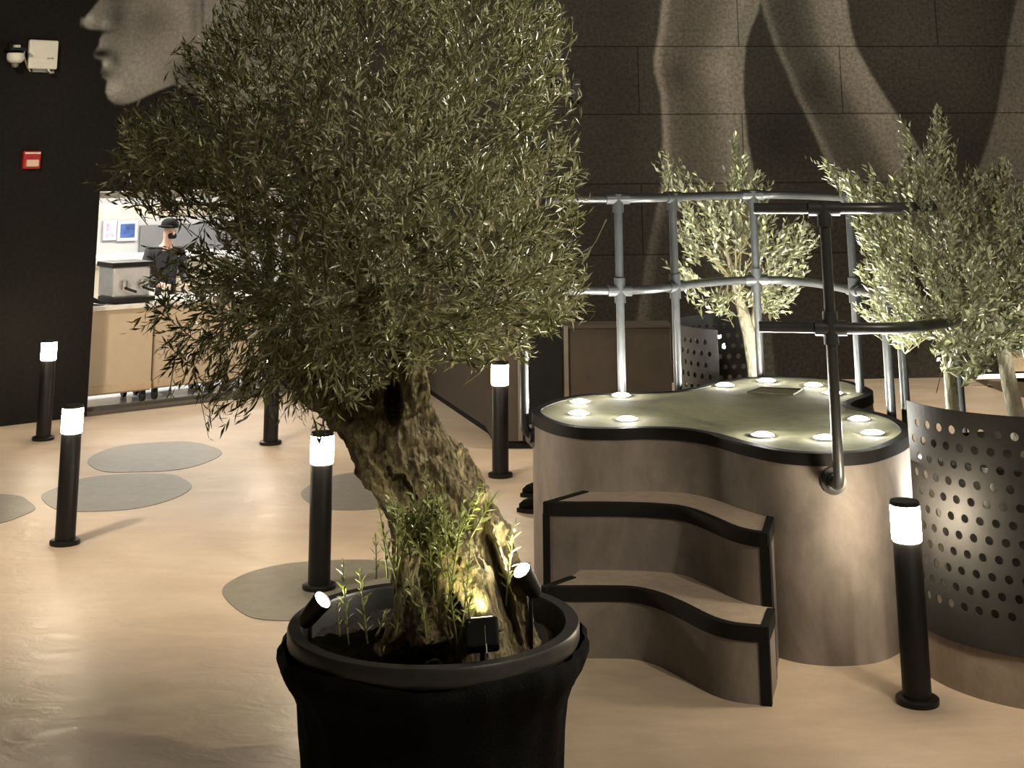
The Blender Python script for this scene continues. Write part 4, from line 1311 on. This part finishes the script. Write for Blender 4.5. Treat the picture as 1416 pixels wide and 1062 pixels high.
# person working behind the counter
hp = on_left_wall(229, 320, 2.0)
person_t = lt(hp); ph = float(hp[2])
pers = thing('person', 'person in black cap and dark clothes working behind the bar, head bowed', 'person', tuple(LW(person_t, 2.0, 0)))


def skin_body(name, joints, edges, mat, parent, root=0, sub=2):
    me = bpy.data.meshes.new(name)
    me.from_pydata([tuple(j[0]) for j in joints], edges, [])
    o = bpy.data.objects.new(name, me); COL.objects.link(o)
    sk = o.modifiers.new('skin', 'SKIN'); sk.use_smooth_shade = True
    for v_, j in zip(me.skin_vertices[0].data, joints):
        v_.radius = j[1] if hasattr(j[1], '__len__') else (j[1], j[1]); v_.use_root = False
    me.skin_vertices[0].data[root].use_root = True
    ss = o.modifiers.new('sub', 'SUBSURF'); ss.levels = sub; ss.render_levels = sub
    dg = bpy.context.evaluated_depsgraph_get()
    m2 = bpy.data.meshes.new_from_object(o.evaluated_get(dg)); m2.name = name
    bpy.data.objects.remove(o)
    m2.materials.clear()
    return finish(name, m2, mat, parent, True)


def pp(t, v, z): return LW(person_t + t, 2.0 + v, z)


kz = ph / 1.60
skin_m = plain('skin', (.52, .33, .24), .55, 0, .05, 20)
dark = plain('dark_workwear', (.02, .021, .024), .85, 0, .2, 20)
J = [(pp(0, .05, .95 * kz), (.14, .11)), (pp(0, .03, 1.12 * kz), (.13, .10)), (pp(0, -.01, 1.32 * kz), (.16, .11)), (pp(0, -.04, 1.43 * kz), (.07, .065)), (pp(0, -.07, 1.50 * kz), .05), (pp(0, -.10, 1.60 * kz), (.075, .09)), (pp(0, -.11, 1.68 * kz), (.065, .08)),
     (pp(-.19, 0, 1.39 * kz), .058), (pp(-.24, -.02, 1.12 * kz), .044), (pp(-.16, -.25, 1.02 * kz), .034), (pp(-.13, -.33, 1.02 * kz), .03),
     (pp(.19, 0, 1.39 * kz), .058), (pp(.24, -.02, 1.12 * kz), .044), (pp(.16, -.25, 1.02 * kz), .034), (pp(.13, -.33, 1.02 * kz), .03),
     (pp(-.10, .05, .88 * kz), .085), (pp(-.11, .02, .48 * kz), .058), (pp(-.11, .06, .09), .042), (pp(-.12, -.08, .05), .038),
     (pp(.10, .05, .88 * kz), .085), (pp(.11, .02, .48 * kz), .058), (pp(.11, .06, .09), .042), (pp(.12, -.08, .05), .038)]
E_ = [(0, 1), (1, 2), (2, 3), (3, 4), (4, 5), (5, 6), (2, 7), (7, 8), (8, 9), (9, 10), (2, 11), (11, 12), (12, 13), (13, 14), (0, 15), (15, 16), (16, 17), (17, 18), (0, 19), (19, 20), (20, 21), (21, 22)]
body = skin_body('body', J, E_, skin_m, pers)
JJ = [(J[i][0], tuple(np.array(J[i][1] if hasattr(J[i][1], '__len__') else (J[i][1],) * 2) + .012)) for i in (0, 1, 2, 3, 7, 8, 9, 11, 12, 13, 15, 16, 17, 19, 20, 21)]
mp_ = {0: 0, 1: 1, 2: 2, 3: 3, 7: 4, 8: 5, 9: 6, 11: 7, 12: 8, 13: 9, 15: 10, 16: 11, 17: 12, 19: 13, 20: 14, 21: 15}
skin_body('clothes', JJ, [(mp_[a], mp_[b]) for a, b in E_ if a in mp_ and b in mp_], dark, pers)
hc = pp(0, -.105, 1.655 * kz)
MB().lathe([(.098, -.01), (.101, .02), (.094, .055), (.066, .085), (.03, .097), (0, .099)], hc, 24).box(hc - LV * .09 - LT * .09 + ZZ * .012, (.15, .13, .014), (tuple((LT + LV) * .7071), tuple((LV - LT) * -.7071), ZZ)).build('cap', M['blackm'], pers, 40)
MB().box(pp(0, -.175, 1.555 * kz), (.10, .05, .06), (LT, LV, ZZ)).build('beard', M['blackm'], pers, None, .02)
for s_ in (-1, 1):
    h0 = Vector(pp(s_ * .13, -.34, 1.02 * kz))
    fm = MB()
    for q in range(4):
        b0 = h0 + Vector(LT * (q - 1.5) * .019); b1 = b0 - Vector(LV) * (.035 + .004 * (q in (1, 2))) - Vector(ZZ) * .012; b2 = b1 - Vector(LV) * .02 - Vector(ZZ) * .03
        fm.tube([b0, b1, b2], [.010, .009, .007], 8)
    th_ = h0 + Vector(LT) * (-s_ * .03) + Vector(LV) * .03
    fm.tube([th_, th_ + Vector(LT) * (-s_ * .025) - Vector(LV) * .03, th_ + Vector(LT) * (-s_ * .025) - Vector(LV) * .055 - Vector(ZZ) * .015], [.012, .010, .008], 8)
    fm.build('fingers', skin_m, pers, True)
eye = plain('dark_eye', (.02, .015, .012), .3)
for s_ in (-1, 1):
    MB().lathe([(0, -.008), (.008, 0), (0, .008)], pp(s_ * .032, -.185, 1.61 * kz), 10).build('eye', eye, pers, True)
MB().tube([pp(0, -.185, 1.61 * kz), pp(0, -.215, 1.575 * kz)], [.010, .015], 8).build('nose', skin_m, pers, True)

# ------------------------------------------------------------------ lights, world, camera
W = bpy.data.worlds.new('night'); SC.world = W; W.use_nodes = True
bg = W.node_tree.nodes['Background']
bg.inputs[0].default_value = (1.0, .86, .68, 1); bg.inputs[1].default_value = .038


def lamp(kind, name, loc, aim, energy, col, size=.3, angle=90):
    L = bpy.data.lights.new(name, kind); L.energy = energy; L.color = col
    if kind == 'SPOT': L.spot_size = math.radians(angle); L.spot_blend = .8; L.shadow_soft_size = size
    elif kind == 'AREA': L.size = size
    else: L.shadow_soft_size = size
    o = bpy.data.objects.new(name, L); COL.objects.link(o); o.location = loc
    o.rotation_euler = (Vector(aim) - Vector(loc)).to_track_quat('-Z', 'Y').to_euler()
    return o


# unseen overhead spots, added as fill for the floor, tree and back wall
lamp('SPOT', 'overhead_fill', (-4.6, 6.0, 6.2), (-2.6, 12.6, 0), 1500, (1, .86, .67), .25, 84)
lamp('SPOT', 'overhead_fill', (4.2, 1.8, 5.6), (.8, 7.0, .6), 700, (1, .87, .68), .15, 110)
lamp('SPOT', 'overhead_fill', (2.8, 3.2, 5.6), (1.9, 6.0, 0), 190, (1, .86, .68), .2, 62)
lamp('SPOT', 'overhead_fill', (5.0, 13.2, 5.6), (4.6, 13.6, 0), 420, (1, .86, .66), .2, 70)  # no fixture here: added to brighten the far right floor
lamp('SPOT', 'crown_fill', (5.2, 7.2, 4.6), (-.3, 5.5, 2.15), 1500, (1, .93, .78), .06, 34)  # unseen side spot, added to brighten the right of the big crown
lamp('SPOT', 'overhead_fill', (2.0, 11.5, 6.4), (2.4, 15.8, 3.0), 1100, (1, .88, .7), .35, 120)  # added fill that lifts the painted back wall

cam = bpy.data.cameras.new('camera')
cam.sensor_fit = 'HORIZONTAL'; cam.sensor_width = 36.0; cam.lens = 36.0 * F_PX / 1416.0
cam.shift_x = 0.0; cam.shift_y = -(531.0 - PPY) / 1416.0
cam.clip_start = .05; cam.clip_end = 200
co_ = bpy.data.objects.new('camera', cam); COL.objects.link(co_)
Rm = Matrix((CAM_R.tolist(), CAM_U.tolist(), (-_fwd).tolist())).transposed()
co_.matrix_world = Matrix.Translation((0, 0, CAM_H)) @ Rm.to_4x4()
SC.camera = co_
SC.view_settings.view_transform = 'Standard'; SC.view_settings.look = 'None'; SC.view_settings.gamma = 1; SC.view_settings.exposure = .2
SC.view_settings.use_curve_mapping = False
SC.cycles.use_denoising = True
SC.cycles.sample_clamp_indirect = 4.0
